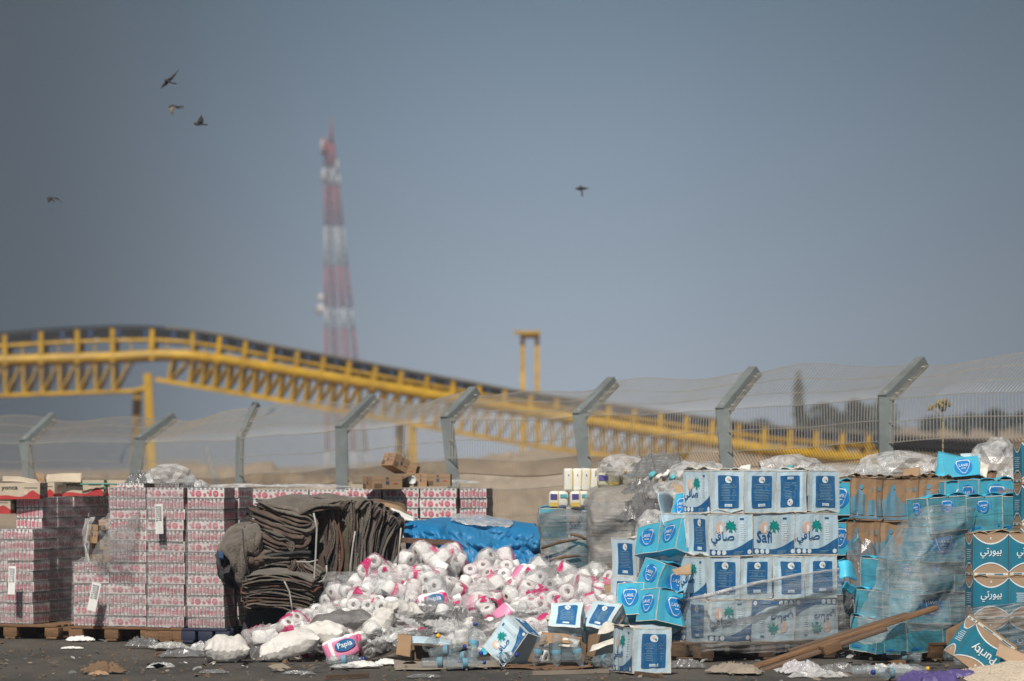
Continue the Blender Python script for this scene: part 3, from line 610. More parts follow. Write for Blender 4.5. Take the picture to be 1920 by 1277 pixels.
def brown_box(seed, L=.37, D=.27, Hh=.36, amp=.012, crush=.02):
    c = Carton(L, D, Hh, BRN, 0, seed, amp, .005, crush); c.edges(3, 'FLR', .004)
    r = random.Random(seed)
    for f in 'FLR':
        a, b = c.fr[f][4:]; n = 9; hs_ = [b*(.34+.08*r.random()+(.12, .2, .36, .30, .16, .05, .14, .22, .1, .05)[i]) for i in range(n+1)]
        for i in range(n): c.poly(f, [(a*i/n, b*.14), (a*(i+1)/n, b*.14), (a*(i+1)/n, hs_[i+1]), (a*i/n, hs_[i])], 2, 1)
        c.poly(f, rect(0, b*.045, a, b*.115), 2, 1)
        for k in range(5): c.poly(f, rect(a*(.60+.07*k), b*.70, a*(.64+.07*k), b*(.78+.04*(k % 2))), 2, 1, False)
        c.poly(f, circ(a*.28, b*.80, a*.06, n=12), 2, 1, False)
    c.flaps(3, r, 3); return c.mesh('water_carton')
PUR = ['kraft', 'edge', 'teal', 'whiteink', 'card', 'cardlit']
def pur_box(seed, L=.275, D=.25, Hh=.335, text='F', amp=.004, lat='B', flap=True):
    c = Carton(L, D, Hh, PUR, 0, seed, amp, .0012)
    for f in 'FBLR':
        a, b = c.fr[f][4:]; n = 12
        lo = [(a*i/n, b*(.14+.20*math.sin(math.pi*i/n)**.8)) for i in range(n+1)]; hi = [(a*i/n, b*(.965-.22*math.sin(math.pi*i/n)**.8)) for i in range(n+1)]
        for i in range(n):
            c.poly(f, [lo[i], lo[i+1], hi[i+1], hi[i]], 2, 1)
            for q, s_ in ((lo, -1), (hi, 1)): c.poly(f, [q[i], q[i+1], (q[i+1][0], q[i+1][1]+s_*b*.028), (q[i][0], q[i][1]+s_*b*.028)], 3, 1.2)
        c.poly(f, rect(a*.02, b*.045, a*.98, b*.105), 1, 1); c.poly(f, rect(a*.12, b*.062, a*.36, b*.088), 2, 1.6, False); c.poly(f, rect(a*.6, b*.062, a*.84, b*.088), 2, 1.6, False)
        c.poly(f, [(a*.48, b*.86), (a*.52, b*.86), (a*.515, b*.91), (a*.485, b*.91)], 3, 1.4, False)
        if f in text or f in lat: c.text(f, AR_P if f in text else 'Purity', a*.5, b*.55, b*.24, 3, 3, w=a*.60)
        else:
            for k in range(6): c.poly(f, rect(a*(.2+.02*(k % 2)), b*(.62-.045*k), a*(.8-.04*(k % 3)), b*(.634-.045*k)), 3, 1.6, False)
            c.poly(f, rect(a*.3, b*.30, a*.72, b*.335), 1, 1.6, False)
    c.edges(5, 'FLR', .003)
    if flap: c.flaps(5, random.Random(seed), 2)
    return c.mesh('water_carton')
def box_at(me, px, py, Y, yaw, label, group, cat='carton', roll=0, pitch=0, name='water_carton', sc=1, mid=None):
    """base centre (or centre when mid = height) at a photo pixel and distance"""
    p = W(px, py, Y); E = Euler((R(pitch), R(roll), R(yaw)))
    if mid: p = p-E.to_matrix() @ Vector((0, 0, mid/2*sc))
    return tag(put(name, me, p, E, None, sc), label, cat, group)
# ---------------------------------------------------------------- pallets
def pallet(c, yaw, L, D, mat, label, group=None, hgt=.14):
    root = put('wooden_pallet', None, c, (0, 0, R(yaw))); tag(root, label, 'pallet', group)
    for k in range(5):
        mb = MB(); y = -D/2+.05+(D-.1)*k/4; mb.rbox((rnd.uniform(-.01, .01), y, hgt-.011), (L, .10, .022), .003, 0); mb.build('deck_board', [mat], root)
    for x in (-L/2+.05, 0, L/2-.05):
        mb = MB(); mb.rbox((x, 0, .011), (.1, D, .02), .003); mb.build('runner', [mat], root)
        for y in (-D/2+.06, 0, D/2-.06): mb = MB(); mb.rbox((x, y, hgt/2), (.13, .11, hgt-.044), .004); mb.build('block', [mat], root)
    return root
# ---------------------------------------------------------------- SAFI pallet (pale blue cartons)
sb = [safi_box(1, True), safi_box(2, False), safi_box(3, True), safi_box(4, False, False, .009), safi_box(5, True, False, .009)]
YW = 30; cy_, sy_ = math.cos(R(YW)), math.sin(R(YW)); Ys = 33.55
corner = W(1327, 1232, Ys); corner.z = .14
ux = Vector((cy_, sy_, 0)); uy = Vector((-sy_, cy_, 0))
pal = pallet(corner+ux*.56+uy*.40+Vector((0, 0, -.14)), YW, 1.26, .86, 'woodgrey', 'weathered wooden pallet under the pale blue water cartons')
def safi_put(a, b, row, turn, var, label, flip=False):
    """a, b: position along the front and back from the corner"""
    p = corner+ux*a+uy*b; p.z = .142+row*.340
    E = Euler((R(180) if flip else 0, 0, R(YW+turn)), 'XYZ')
    if flip: p.z += .338; E = Euler((R(180), 0, R(YW+turn+180)))
    o = put('water_carton', sb[var], p+Vector((rnd.uniform(-.006, .006), rnd.uniform(-.006, .006), 0)), E)
    o.rotation_euler.z += R(rnd.uniform(-1.6, 1.6)); tag(o, label, 'carton', 'pale blue water cartons with a palm tree')
    return o
LB = 'pale blue carton on the pallet, '
for row in range(4):
    rn = ('bottom', 'second', 'third', 'top')[row]
    if row in (0, 2):       # wide logo faces to the front
        off = .01 if row else 0
        for k in range(3):
            fl = row == 0 and k > 0
            safi_put(off+.2025+.412*k, .15, row, 0, (0, 1, 2)[k] if row else (4, 2, 0)[k], LB+('upside-down logo, ' if fl else 'palm logo forward, ')+rn+' layer, '+('left', 'middle', 'right')[k]+' of its row', fl)
        for k in range(2 if row == 0 else 1):
            safi_put(off+.15, .31+.21+.412*k, row, 90, 3+k, LB+'%s layer, %s along the left side' % (rn, ('nearer', 'farther')[k]))
    else:
        off = .0 if row == 1 else .03
        for k in range(4):
            safi_put(off+.15+.306*k, .2025, row, -90, (0, 1, 3, 2)[k], LB+'navy panel forward, %s layer, %s in row' % (rn, ('leftmost', 'second from left', 'third from left', 'rightmost')[k]), row == 3 and k == 2)
        if row == 1:
            for k in range(2): safi_put(off+.2025, .41+.155+.306*k, row, 0, 3+k, LB+'second layer, %s on its left side' % ('nearer', 'farther')[k])
tag(put('water_carton', safi_box(8, True, True, .009), (W(1204, 870, 31.55).x, 31.6, .006), (0, 0, R(-90+19))), 'pale blue carton with a navy panel standing alone in front on the asphalt', 'carton')
# ================================================================ RIGHT SIDE: cyan, brown and kraft cartons
lb = [lav_box(21), lav_box(22), lav_box(23, amp=.010, crush=.02), lav_box(24, body=5, amp=.008), lav_box(25, body=5, band=True, amp=.008), lav_box(26, body=5, amp=.009, logos=''), lav_box(27, L=.39, body=0, amp=.008, logos='F')]
CY_ = 'cyan water cartons with a shield logo'
# tumbled cyan cartons left of the pale blue pallet: (px, py of centre, Y, yaw, roll, pitch, variant, label)
for px, py, Y, ya, ro, pi, v, lab in (
    (1308, 968, 34.2, 28, 24, -6, 0, 'cyan carton tilted high against the left end of the pale blue stack'),
    (1287, 1017, 34.0, 30, 20, -8, 1, 'cyan carton tilted beside the navy panel of the third pale blue layer'),
    (1243, 1022, 34.3, 42, 18, -10, 2, 'cyan carton tilted left of centre, its shield logo foreshortened'),
    (1250, 1088, 34.0, 38, 16, 12, 2, 'torn cyan carton gaping open in the middle of the tumbled cyan group'),
    (1205, 1132, 34.1, 52, 14, -4, 0, 'cyan carton leaning at the lower left of the tumbled cyan group'),
    (1247, 1142, 33.9, 34, 12, -4, 1, 'cyan carton leaning at the lower right of the tumbled cyan group'),
    (1216, 1192, 34.2, 40, 8, 4, 3, 'crushed cyan carton underneath the tumbled cyan group')):
    box_at(lb[v], px, py, Y, ya, lab, CY_, roll=ro, pitch=pi, mid=.275, sc=.94)
for px, py, Y, ya, ro, v, lab in (
    (1205, 1047, 34.9, 40, 0, 0, 'pale blue carton with a dusty white top on the column left of the cyan ones'),
    (1203, 1122, 34.9, 42, 4, 4, 'pale blue carton low in the column left of the cyan ones'),
    (1206, 1190, 34.9, 40, 0, 3, 'pale blue carton at the foot of the column left of the cyan ones')):
    box_at(sb[v], px, py, Y, ya, lab, 'pale blue water cartons with a palm tree', roll=ro, mid=.338)
mb = MB(); r = random.Random(3)
def flap_piece(pts, th, mat, lab, cat='cardboard', name='cardboard_flap', group=None, amp=.012, nu=12, nv=8):
    o = place(patch(pts, nu, nv, th, amp, 5, r.randint(0, 99)), name, [mat]); return tag(o, lab, cat, group)
flap_piece([[(1234, 925, 34.2), (1248, 922, 34.5), (1262, 930, 34.9)], [(1237, 955, 34.1), (1250, 955, 34.4), (1262, 960, 34.8)], [(1246, 985, 34.0), (1256, 985, 34.3), (1264, 990, 34.7)]], .006, 'safi', 'torn pale blue carton flap sticking up left of the top pale blue layer')
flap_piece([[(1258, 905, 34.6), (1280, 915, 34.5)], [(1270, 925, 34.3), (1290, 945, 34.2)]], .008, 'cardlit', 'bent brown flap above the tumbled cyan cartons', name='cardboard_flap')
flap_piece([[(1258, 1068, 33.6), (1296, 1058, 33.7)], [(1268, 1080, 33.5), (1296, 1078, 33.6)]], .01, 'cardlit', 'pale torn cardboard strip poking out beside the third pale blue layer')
# cyan cartons peeping out right of the pale blue stack
for px, py, Y, ya, ro, v, lab in ((1556, 935, 35.5, 24, 0, 1, 'cyan carton wedged between pale blue stack and brown cartons, upper one'), (1556, 1010, 35.5, 24, 0, 0, 'cyan carton wedged between pale blue stack and brown cartons, middle one'),
                                  (1556, 1084, 35.5, 30, 0, 0, 'cyan carton wedged between pale blue stack and brown cartons, lowest one')):
    box_at(lb[v], px, py, Y, ya, lab, CY_, roll=ro, mid=.275)
flap_piece([[(1572, 1052, 33.9), (1590, 1050, 33.9), (1604, 1072, 34.1)], [(1574, 1085, 33.8), (1592, 1084, 33.8), (1606, 1090, 34)]], .008, 'cyan', 'curled cyan flap hanging right of the second pale blue layer', amp=.02)
flap_piece([[(1588, 1088, 33.7), (1608, 1102, 33.9)], [(1580, 1102, 33.7), (1598, 1116, 33.8)]], .01, 'cyan', 'small cyan scrap hanging below the curled flap')
# ---------------------------------------------------------------- brown cartons with a blue mountain print
bb = [brown_box(31), brown_box(32), brown_box(33, amp=.016), brown_box(34)]
BG = 'sagging brown cartons with a blue mountain print'
for j, (row, xs_, base) in enumerate((('bottom', (1604, 1668), 1135), ('second', (1600, 1662, 1724), 1056), ('top', (1606, 1668, 1730), 975))):
    for k, x in enumerate(xs_):
        o = box_at(bb[(j+k) % 4], x+8, base+(2 if k else 0), 35.6-(0 if j else .0), 27, 'sagging brown carton with faded blue mountains, %s row, %s' % (row, (('left', 'right') if len(xs_) == 2 else ('left', 'middle', 'right'))[k]), BG, roll=rnd.uniform(-2, 2))
        o.scale = (.95, .95, 1.0)
for k, (x, y, Y, ya, lab, m) in enumerate(((1762, 926, 36.6, 20, 'open-topped brown carton just right of the brown stack', 0), (1812, 924, 36.4, 24, 'open-topped brown carton below the big cyan flap', 3), (1868, 925, 36.4, 28, 'crushed brown carton at the right below the clear plastic', 2))):
    o = box_at(bb[m], x, y+10, Y, ya, lab, BG); o.scale = (1, 1, .62)
# ---------------------------------------------------------------- leaning cyan stack
YL = 35; ul = Vector((math.cos(R(YL)), math.sin(R(YL)), 0)); vl = Vector((-math.sin(R(YL)), math.cos(R(YL)), 0))
pal2 = pallet(W(1775, 870, 34.3)*1, YL, 1.1, .95, 'wood', 'broken pallet under the leaning cyan carton stack'); pal2.location.z = 0
for row, (cx, by, nf, ns) in enumerate(((1702, 1226, 3, 1), (1712, 1172, 3, 1), (1724, 1113, 2, 1), (1738, 1056, 3, 0), (1747, 998, 3, 0))):
    c = W(cx, by, 33.5-(.0 if row else 0)); rn = ('bottom', 'second', 'third', 'fourth', 'top')[row]
    turn = row in (0, 2)
    bm_ = lb[3] if row != 4 else lb[4]
    for k in range(nf):
        w_ = .372 if row % 2 == 0 else .375
        p = c+ul*(.187+.374*k)+vl*.142; o = put('water_carton', (lb[4] if row == 4 else lb[6] if (row, k) in ((3, 0), (1, 0)) else lb[4] if k == 0 and row == 2 else lb[5]), p, (R(rnd.uniform(-2.5, 2.5)), R(rnd.uniform(-4, 3)), R(YL+rnd.uniform(-7, 5))))
        tag(o, 'dusty cyan carton, leaning stack, %s layer, %s from its near corner' % (rn, ('first', 'second', 'third')[k]), 'carton', 'dusty cyan cartons of the leaning stack')
    for k in range(ns):
        p = c+ul*(.142)+vl*(.29+.187+.374*k)-ul*.05*(k+1)*(1 if row < 3 else .2); o = put('water_carton', lb[5], p, (R(rnd.uniform(-3, 3)), R(rnd.uniform(-4, 5)), R(YL-90+rnd.uniform(-8, 8))))
        tag(o, 'dusty cyan carton, leaning stack, %s layer, %s along its left side' % (rn, ('first', 'second', 'third')[k]), 'carton', 'dusty cyan cartons of the leaning stack')
for px, py, Y, ya, lab in ((1795, 966, 35.6, 20, 'cyan carton behind the top of the leaning stack, left of two'), (1850, 962, 35.4, 30, 'cyan carton with a big shield logo behind the leaning stack, right of two')):
    box_at(lb[1], px, py, Y, ya, lab, CY_)
flap_piece([[(1758, 846, 36.4), (1800, 855, 36.4), (1835, 868, 36.2), (1850, 868, 36.2)], [(1756, 870, 36.2), (1800, 875, 36.1), (1830, 880, 36.0), (1850, 884, 36.0)], [(1753, 893, 36.0), (1800, 892, 35.9), (1830, 892, 35.8), (1843, 893, 35.8)]], .008, 'cyan', 'big bright cyan carton flap standing up on top of the heap at the right', amp=.01)
c = Carton(.30, .006, .16, LAV, 0, 3, .002, 0); lav_logo(c, 'F', .16, .08, .13, True)
tag(put('cardboard_flap', c.mesh('cardboard_flap'), W(1806, 893, 35.72), (R(-8), R(-6), R(10))), 'cyan panel with half a shield logo leaning on the big cyan flap', 'cardboard')
flap_piece([[(1800, 852, 36.6), (1840, 852, 36.6)], [(1806, 872, 36.5), (1838, 874, 36.5)]], .008, 'safi', 'grey-blue flap standing behind the big cyan flap')
flap_piece([[(1840, 866, 35.9), (1856, 874, 35.9)], [(1836, 890, 35.8), (1850, 896, 35.8)]], .012, 'edge', 'pale torn end piece right of the big cyan flap')
flap_piece([[(1692, 880, 36.6), (1725, 876, 36.6)], [(1690, 896, 36.4), (1724, 896, 36.4)]], .01, 'card', 'orange-brown cardboard piece standing on the brown stack')
# ---------------------------------------------------------------- kraft and teal cartons at the right edge
pb = [pur_box(41), pur_box(42), pur_box(43, text='')]
PG = 'kraft cartons with a teal band and white lettering'
yp = 6
for row in range(3):
    for k in range(2):
        x = W(1822, 870, 32.6).x+.134+k*.279; z = .02+.332*row
        o = put('water_carton', pb[2] if (row == 1 and k == 1) else pb[k], (x, 32.75+.03*k, z), (0, 0, R(yp+rnd.uniform(-2, 2))))
        tag(o, 'kraft and teal carton at the right edge, %s layer, %s' % (('bottom wrapped', 'middle', 'top')[row], ('left', 'right')[k]), 'carton', PG)
for row, lab in enumerate(('lower of two kraft and teal cartons stacked high at the right edge', 'topmost kraft and teal carton cut by the right edge')):
    o = box_at(pb[row], 1940, 988-80*row, 33.6, 8, lab, PG)
    o = box_at(pb[1], 1938, 988+80+80*row, 33.6, 8, 'kraft carton of the column behind the right-hand kraft stack, %s' % ('upper', 'lower')[row], PG)
t = box_at(pur_box(45, .36, .27, .33, '', .007, 'F', False), 1838, 1216, 31.9, 14, 'kraft and teal carton tipped over and torn open in front of the right-hand stack', PG, roll=215, pitch=-8, mid=.33)
flap_piece([[(1776, 1182, 32.2), (1800, 1168, 32.3), (1815, 1160, 32.4)], [(1774, 1200, 32.1), (1796, 1190, 32.2), (1822, 1178, 32.3)], [(1776, 1215, 32.1), (1794, 1214, 32.1), (1812, 1206, 32.2)]], .008, 'carddark', 'open brown flap of the tipped kraft carton, left one')
flap_piece([[(1812, 1164, 32.2), (1850, 1184, 32.0), (1905, 1210, 31.9)], [(1816, 1180, 32.1), (1856, 1204, 31.9), (1918, 1240, 31.8)]], .008, 'card', 'long torn kraft flap stretched along the tipped carton')
flap_piece([[(1872, 1205, 31.7), (1925, 1228, 31.6)], [(1866, 1230, 31.6), (1925, 1258, 31.5)]], .012, 'kraft', 'crumpled kraft carton end at the lower right corner')
# ---------------------------------------------------------------- timber
def plank(a, b, w_, t_, mat, lab, group='loose planks'):
    A, B = Vector(a), Vector(b); d = (B-A); L_ = d.length; q = d.to_track_quat('X', 'Z'); mb = MB(); rr = random.Random(L_)
    n = 14
    mb.rbox((L_/2, 0, 0), (L_, w_, t_), .006, 0)
    mb.v = [(x, y+.006*n1((x, 0, 0), 3, L_), z+.012*n1((x, 3, 0), 2, L_)) for x, y, z in mb.v]
    o = put('plank', mb.mesh('plank', [mat]), A, q.to_euler()); return tag(o, lab, 'plank', group)
plank(W(1412, 1251, 32.4), W(1756, 1139, 32.7), .11, .034, 'wood', 'long weathered plank slanting up to the right across the leaning cyan stack')
plank(W(1478, 1221, 32.75), W(1700, 1150, 32.9), .10, .03, 'woodgrey', 'second plank lying just behind the long slanting plank')
plank(W(1428, 1258, 32.25), W(1660, 1180, 32.5), .11, .03, 'woodgrey', 'plank below the long slanting plank, nearest the asphalt')
plank(W(1540, 1219, 32.3), W(1572, 1207, 32.35), .10, .075, 'wood', 'broken orange-brown pallet block nailed under the planks')
plank(W(1640, 1250, 32.7), W(1694, 1244, 32.8), .1, .06, 'wood', 'short reddish pallet piece lying below the leaning cyan stack')
# ================================================================ LEFT SIDE: pallets of tins
TIN = ['tinwhite', 'tinpink', 'tinrose', 'tingrey', 'tingap']
def tin_tray(seed, strips='LR', L=.34, D=.25, Hh=.0915):
    c = Carton(L, D, Hh, TIN, 0, seed, .0022, 0); r = random.Random(seed)
    for f in 'FBLR':
        a, b = c.fr[f][4:]
        for k in range(int(a/.042)): c.poly(f, rect(.008+.042*k, b*.86, .030+.042*k, b*.985), 3, 1, False)
        c.poly(f, rect(0, 0, a, b*.06), 4, 1, False)
        if f in strips:
            n = round(a/.0345); p = a/n
            for k in range(n):
                x = p*k; c.poly(f, rect(x-.0035 if k else 0, 0, x+.0045, b), 4, 1.6, False)
                q = r.random(); y0 = b*r.uniform(.12, .3)
                c.poly(f, rect(x+p*.30, y0, x+p*.84, y0+b*r.uniform(.42, .6)), 2 if q < .45 else 1, 1.4, False)
        else:
            for h in (0, 1):
                x = a*(.30+.47*h)
                c.poly(f, circ(x, b*.46, .027, n=14), 1, 1.4, False); c.poly(f, circ(x, b*.46, .014, n=8), 2, 1.9, False)
                c.poly(f, circ(x+.058, b*.36, .015, n=8), 1, 1.4, False); c.poly(f, circ(x-.052, b*.40, .017, n=8), 1, 1.4, False); c.poly(f, circ(x-.048, b*.70, .013, n=7), 2, 1.4, False)
                c.poly(f, circ(x-.074, b*.58, .010, n=6), 2, 1.4, False)
    n = round(L/.068); m_ = round(D/.066)
    for i in range(n):
        for j in range(m_): c.poly('T', circ(L*(i+.5)/n, D*(j+.5)/m_, .027, n=9), 3, 1, False)
    return c.mesh('tin_tray')
tl = [tin_tray(51), tin_tray(52), tin_tray(53)]; ts = [tin_tray(54, 'FBLR'), tin_tray(55, 'FBLR')]
PL, PD, PH = .34, .25, .0935
def tin_put(corner, yaw, a, b, layer, turn, me, lab, grp='trays of pink and white tins'):
    r_ = Vector((math.cos(R(yaw)), math.sin(R(yaw)), 0)); d_ = Vector((-math.sin(R(yaw)), math.cos(R(yaw)), 0))
    p = corner-r_*a+d_*b+Vector((0, 0, PH*layer))+Vector((rnd.uniform(-.006, .006), rnd.uniform(-.006, .006), 0))
    return tag(put('tin_tray', me, p, (0, 0, R(yaw+turn+rnd.uniform(-1.5, 1.5)))), lab, 'tin tray', grp)
def base_pt(px, py, z): Y = F*(H-z)/(py-HY); p = W(px, py, Y); return p
def tin_stack(px, py, yaw, cols, deep, turned, name, z0=.13, front='mix'):
    """cols: layers of each front column from the near right corner; deep: trays back along the right face"""
    c = base_pt(px, py, z0)
    for k, nl in enumerate(cols):
        for l in range(nl):
            st = turned if isinstance(turned, bool) else turned(l)
            lay = nth(l)+' layer up'
            pos = '' if len(cols) == 1 else (', right column', ', left column', ', leftmost column')[k]
            if st: tin_put(c, yaw, PD*(k+.5), PL/2, l, 90, rnd.choice(tl), 'end-on tin tray, %s, %s%s' % (lay, name, pos))
            else: tin_put(c, yaw, PL*(k+.5), PD/2, l, 0, rnd.choice(ts if (l*7+k*3+int(px)) % 5 < 3 else tl), 'tin tray, %s, %s%s' % (lay, name, pos))
    for j in range(1, deep):
        for l in range(cols[0]):
            st = turned if isinstance(turned, bool) else turned(l)
            tin_put(c, yaw, PD/2, PL*(j+.5), l, 90, rnd.choice(tl), 'tin tray, shaded side of %s, %s layer up, %s back' % (name, nth(l), nth(j)))
    return c
YT = -18
tin_stack(62, 1170, YT, (9, 9, 9), 1, True, 'the low stack at the left edge')
c2 = base_pt(62, 1170, .13); d2 = Vector((-math.sin(R(YT)), math.cos(R(YT)), 0)); r2 = Vector((math.cos(R(YT)), math.sin(R(YT)), 0))
c2 = c2+d2*.35-r2*.07
for l in range(12):
    for j in range(5):
        if l < 8 and j == 0 or j < 4 or l > 7:
            tin_put(c2, YT, PD/2, PL*(j+.5), l, 90, rnd.choice(tl), 'tin tray, shaded side of the tall far-left stack, %s layer up, %s back' % (nth(l), nth(j)))
c3 = tin_stack(273, 1175, YT, (13, 6), 1, False, 'the broken-corner stack')
c4 = tin_stack(345, 1177, YT, (13,), 1, False, 'the narrow stack beside the broken one')
c5 = tin_stack(420, 1178, YT, (13,), 2, False, 'the stack touching the blankets')
for c, nm, m, L_ in ((base_pt(20, 1170, .13), 'pallet under the low tin stack at the left edge', 'wood', .9), (c3-r2*.32, 'pallet under the tin stack with the broken corner', 'wood', .78), (c4-r2*.17, 'narrow wooden pallet under the tin stack left of the blankets', 'wood', .36), (c5-r2*.17, 'dark blue pallet under the tin stack touching the blankets', 'woodblue', .42)):
    q = Vector((c.x, c.y, 0))+d2*.35; pallet(q, YT, L_, .74, m, nm, None, .127)
# back row behind the blankets
def block_stack(name, cx, cy, yaw, L_, D_, hgt, label):
    mb = MB(); n = int(hgt/PH)
    for l in range(n): mb.rbox((rnd.uniform(-.01, .01), 0, PH*(l+.5)), (L_, D_, PH*.97), .008, l % 2)
    return tag(mb.build(name, ['cardgrey', 'tingrey'], None, (cx, cy, 0), (0, 0, R(yaw))), label, 'tin stack')
cb = W(856, 972, 39.75); zb = cb.z; cb2 = W(716, 962, 39.95)
yb = -10
for l in range(-2, 3):
    for k in range(3):
        tin_put(cb, yb, PL*(k+.5)*1.05, PD/2, l-.0, 0, tl[k], 'tin tray, right end of the back row, %s from the top, %s from the right' % (nth(2-l), nth(k)))
    tin_put(cb, yb, -PD/2-.012, PL/2+.10, l, 90, ts[l % 2], 'end-on tin tray, right end of the back row, %s from the top' % nth(2-l))
block_stack('tin_stack', cb.x-.40, cb.y+.30, yb, 1.15, .42, zb-2*PH, 'stack of tin trays under the right end of the back row')
for l in range(-1, 2):
    for k in range(6):
        tin_put(cb2, -5, PL*(k+.5)*1.01, PD/2, l+.35, 0, (ts+tl)[(k+l) % 5], 'tin tray, back row behind the blankets, %s from the top, %s from the right' % (nth(1-l), nth(k)))
block_stack('tin_stack', cb2.x-1.0, cb2.y+.24, -5, 1.98, .4, cb2.z-.66*PH, 'stack of tin trays under the back row behind the blankets')
# paper tickets
def ticket(px, py, Y, w_, h_, yaw, roll, label):
    mb = MB(); n = 6
    mb.grid(lambda u, v: Vector(((u-.5)*w_, .006*math.sin(u*5+v*3), (v-.5)*h_)), 4, n, 0)
    k = len(mb.v); mb.grid(lambda u, v: Vector(((u-.5)*w_*.72, -.004+.006*math.sin(u*5+v*3), h_*(-.06+.48*v))), 4, 6, 1, True)
    mb.f = [f for f in mb.f]; r = random.Random(px)
    for q in range(7): y = h_*(-.03+.062*q); mb.add([(-w_*.30, -.009, y), (w_*r.uniform(.05, .3), -.009, y), (w_*.25, -.009, y+h_*.022), (-w_*.30, -.009, y+h_*.022)], [(0, 1, 2, 3)], 0)
    return tag(put('pallet_ticket', mb.mesh('pallet_ticket', ['labelpaper', 'greyink']), W(px, py, Y), (0, R(roll), R(yaw))), label, 'paper ticket')
ticket(22, 1088, c2.y-.52, .07, .25, YT, 2, 'white printed ticket hanging on the low tin stack at the left edge')
ticket(298, 973, 36.95, .075, .26, YT, -3, 'white printed ticket high on the narrow tin stack')
ticket(176, 1119, 37.2, .085, .25, YT, 12, 'white torn ticket sagging on the stack with the broken corner')
# cartons on top of the left stacks
YON = ['cream', 'red', 'black', 'orange', 'edge', 'carddark']
def cream_box(seed, L=.385, D=.28, Hh=.145, flap=True):
    c = Carton(L, D, Hh, YON, 0, seed, .004, .0)
    for f in 'FBLR':
        a, b = c.fr[f][4:]; n = 12
        for i in range(n):
            q = lambda t: b*(.20+.30*math.exp(-((t-.82)/.13)**2)+.05*math.sin(t*9))
            c.poly(f, [(a*i/n, 0), (a*(i+1)/n, 0), (a*(i+1)/n, q((i+1)/n)), (a*i/n, q(i/n))], 1, 1)
        c.text(f, 'yonca', a*.28, b*.66, b*.26, 2, 2, w=a*.38); c.poly(f, rect(a*.62, b*.68, a*.94, b*.71), 2, 1, False)
        c.poly(f, circ(a*.66, b*.40, b*.14, n=9), 3, 1.6, False)
    return c.mesh('cream_carton')
yb_ = [cream_box(61), cream_box(62)]
for px, py, Y, ya, lab in ((43, 936, 38.3, -8, 'cream and red carton with black lettering and a raised flap at top left'), (100, 932, 39.4, 62, 'cream and red carton turned end-on beside the flapped one'), (163, 930, 39.2, -8, 'second cream and red carton with black lettering, under green strapping'), (215, 930, 39.3, -8, 'cream and red carton wrapped in film at the right end of its row'),
                           (-12, 963, 38.35, -8, 'lower cream and red carton cut by the left edge'), (40, 962, 38.75, -8, 'upside-down looking cream and red carton under the flapped one')):
    o = box_at(yb_[px % 2], px, py, Y, ya, lab, 'cream and red cartons', name='cream_carton')
    if py == 962: o.rotation_euler = (R(180), 0, R(172)); o.location.z += .145
def flap5(pts, mat, lab, th=.008, amp=.008): return flap_piece(pts, th, mat, lab, amp=amp)
flap5([[(5, 893, 38.5), (40, 895, 38.5), (70, 900, 38.5)], [(3, 902, 38.3), (42, 904, 38.3), (80, 913, 38.3)]], 'cream', 'pale raised flap of the cream carton at top left')
flap5([[(66, 887, 38.9), (84, 888, 38.9)], [(72, 900, 38.7), (82, 912, 38.7)]], 'card', 'small brown flap standing between the cream cartons')
flap5([[(88, 890, 39.0), (120, 888, 39.1), (154, 887, 39.1)], [(84, 906, 38.9), (120, 904, 39.0), (153, 904, 39.0)]], 'cream', 'wide open flap of the second cream carton')
mb = MB(); 
for x in (186, 196): mb.tube([W(x, 932, 39.05), W(x-1, 913, 39.05), W(x+3, 907, 39.25)], .012, 5)
mb.tube([W(150, 908, 39.0), W(190, 907, 39.0), W(235, 909, 39.0)], .008, 5)
tag(place(mb, 'packing_strap', ['greenstrap']), 'green packing strap around the cream cartons', 'strap')
# small brown boxes on the back row
SB = ['card', 'carddark', 'cardlit', 'black', 'red', 'feltblue']
def small_box(seed, L, D, Hh, stripe=True):
    c = Carton(L, D, Hh, SB, 0, seed, .004, .0)
    for f in 'FLR':
        a, b = c.fr[f][4:]; c.poly(f, rect(0, b*.70, a, b*.715), 1, 1, False); c.poly(f, rect(a*.06, b*.1, a*.32, b*.42), 1, 1, False); c.poly(f, rect(a*.45, b*.36, a*.56, b*.60), 5, 1, False); c.poly(f, rect(a*.7, b*.4, a*.86, b*.46), 4, 1, False); c.poly(f, rect(a*.46, b*.78, a*.54, b*.9), 5, 1, False)
    return c.mesh('cardboard_box')
for px, py, Y, ya, ro, L_, D_, h_, lab in ((717, 917, 39.7, 24, 0, .30, .24, .12, 'low brown box at the left end of the top of the back row'), (738, 880, 39.75, 40, 24, .19, .17, .125, 'tilted brown box on top of the others in the back row'), (750, 914, 40.1, 20, 0, .15, .13, .115, 'brown box squeezed behind the low one on the back row'),
                                           (788, 912, 40.0, 4, 0, .115, .2, .12, 'small upright brown box with a red mark on the back row'), (822, 912, 40.2, -4, 0, .24, .18, .115, 'shaded long brown box at the right end of the back row boxes'), (762, 889, 40.3, -10, 14, .2, .16, .1, 'grey-brown box lying tilted behind the tilted one'),
                                           (433, 918, 39.8, 0, 0, .13, .1, .04, 'tiny orange-brown box alone on the back row')):
    tag(put('cardboard_box', small_box(px, L_, D_, h_), W(px, py, Y), (0, R(ro), R(ya))), lab, 'box', 'small brown boxes on the back row')
mb = MB(); M = Matrix.Translation(W(768, 902, 39.9)) @ Euler((R(80), 0, R(25))).to_matrix().to_4x4(); mb.lathe([(.0, -.06), (.045, -.06), (.045, .06), (.03, .062), (.03, .05), (0, .05)], 14, [0, 0, 1, 1, 1], M)
tag(place(mb, 'tape_roll', ['card', 'paper']), 'brown tape roll between the boxes on the back row', 'tape roll')
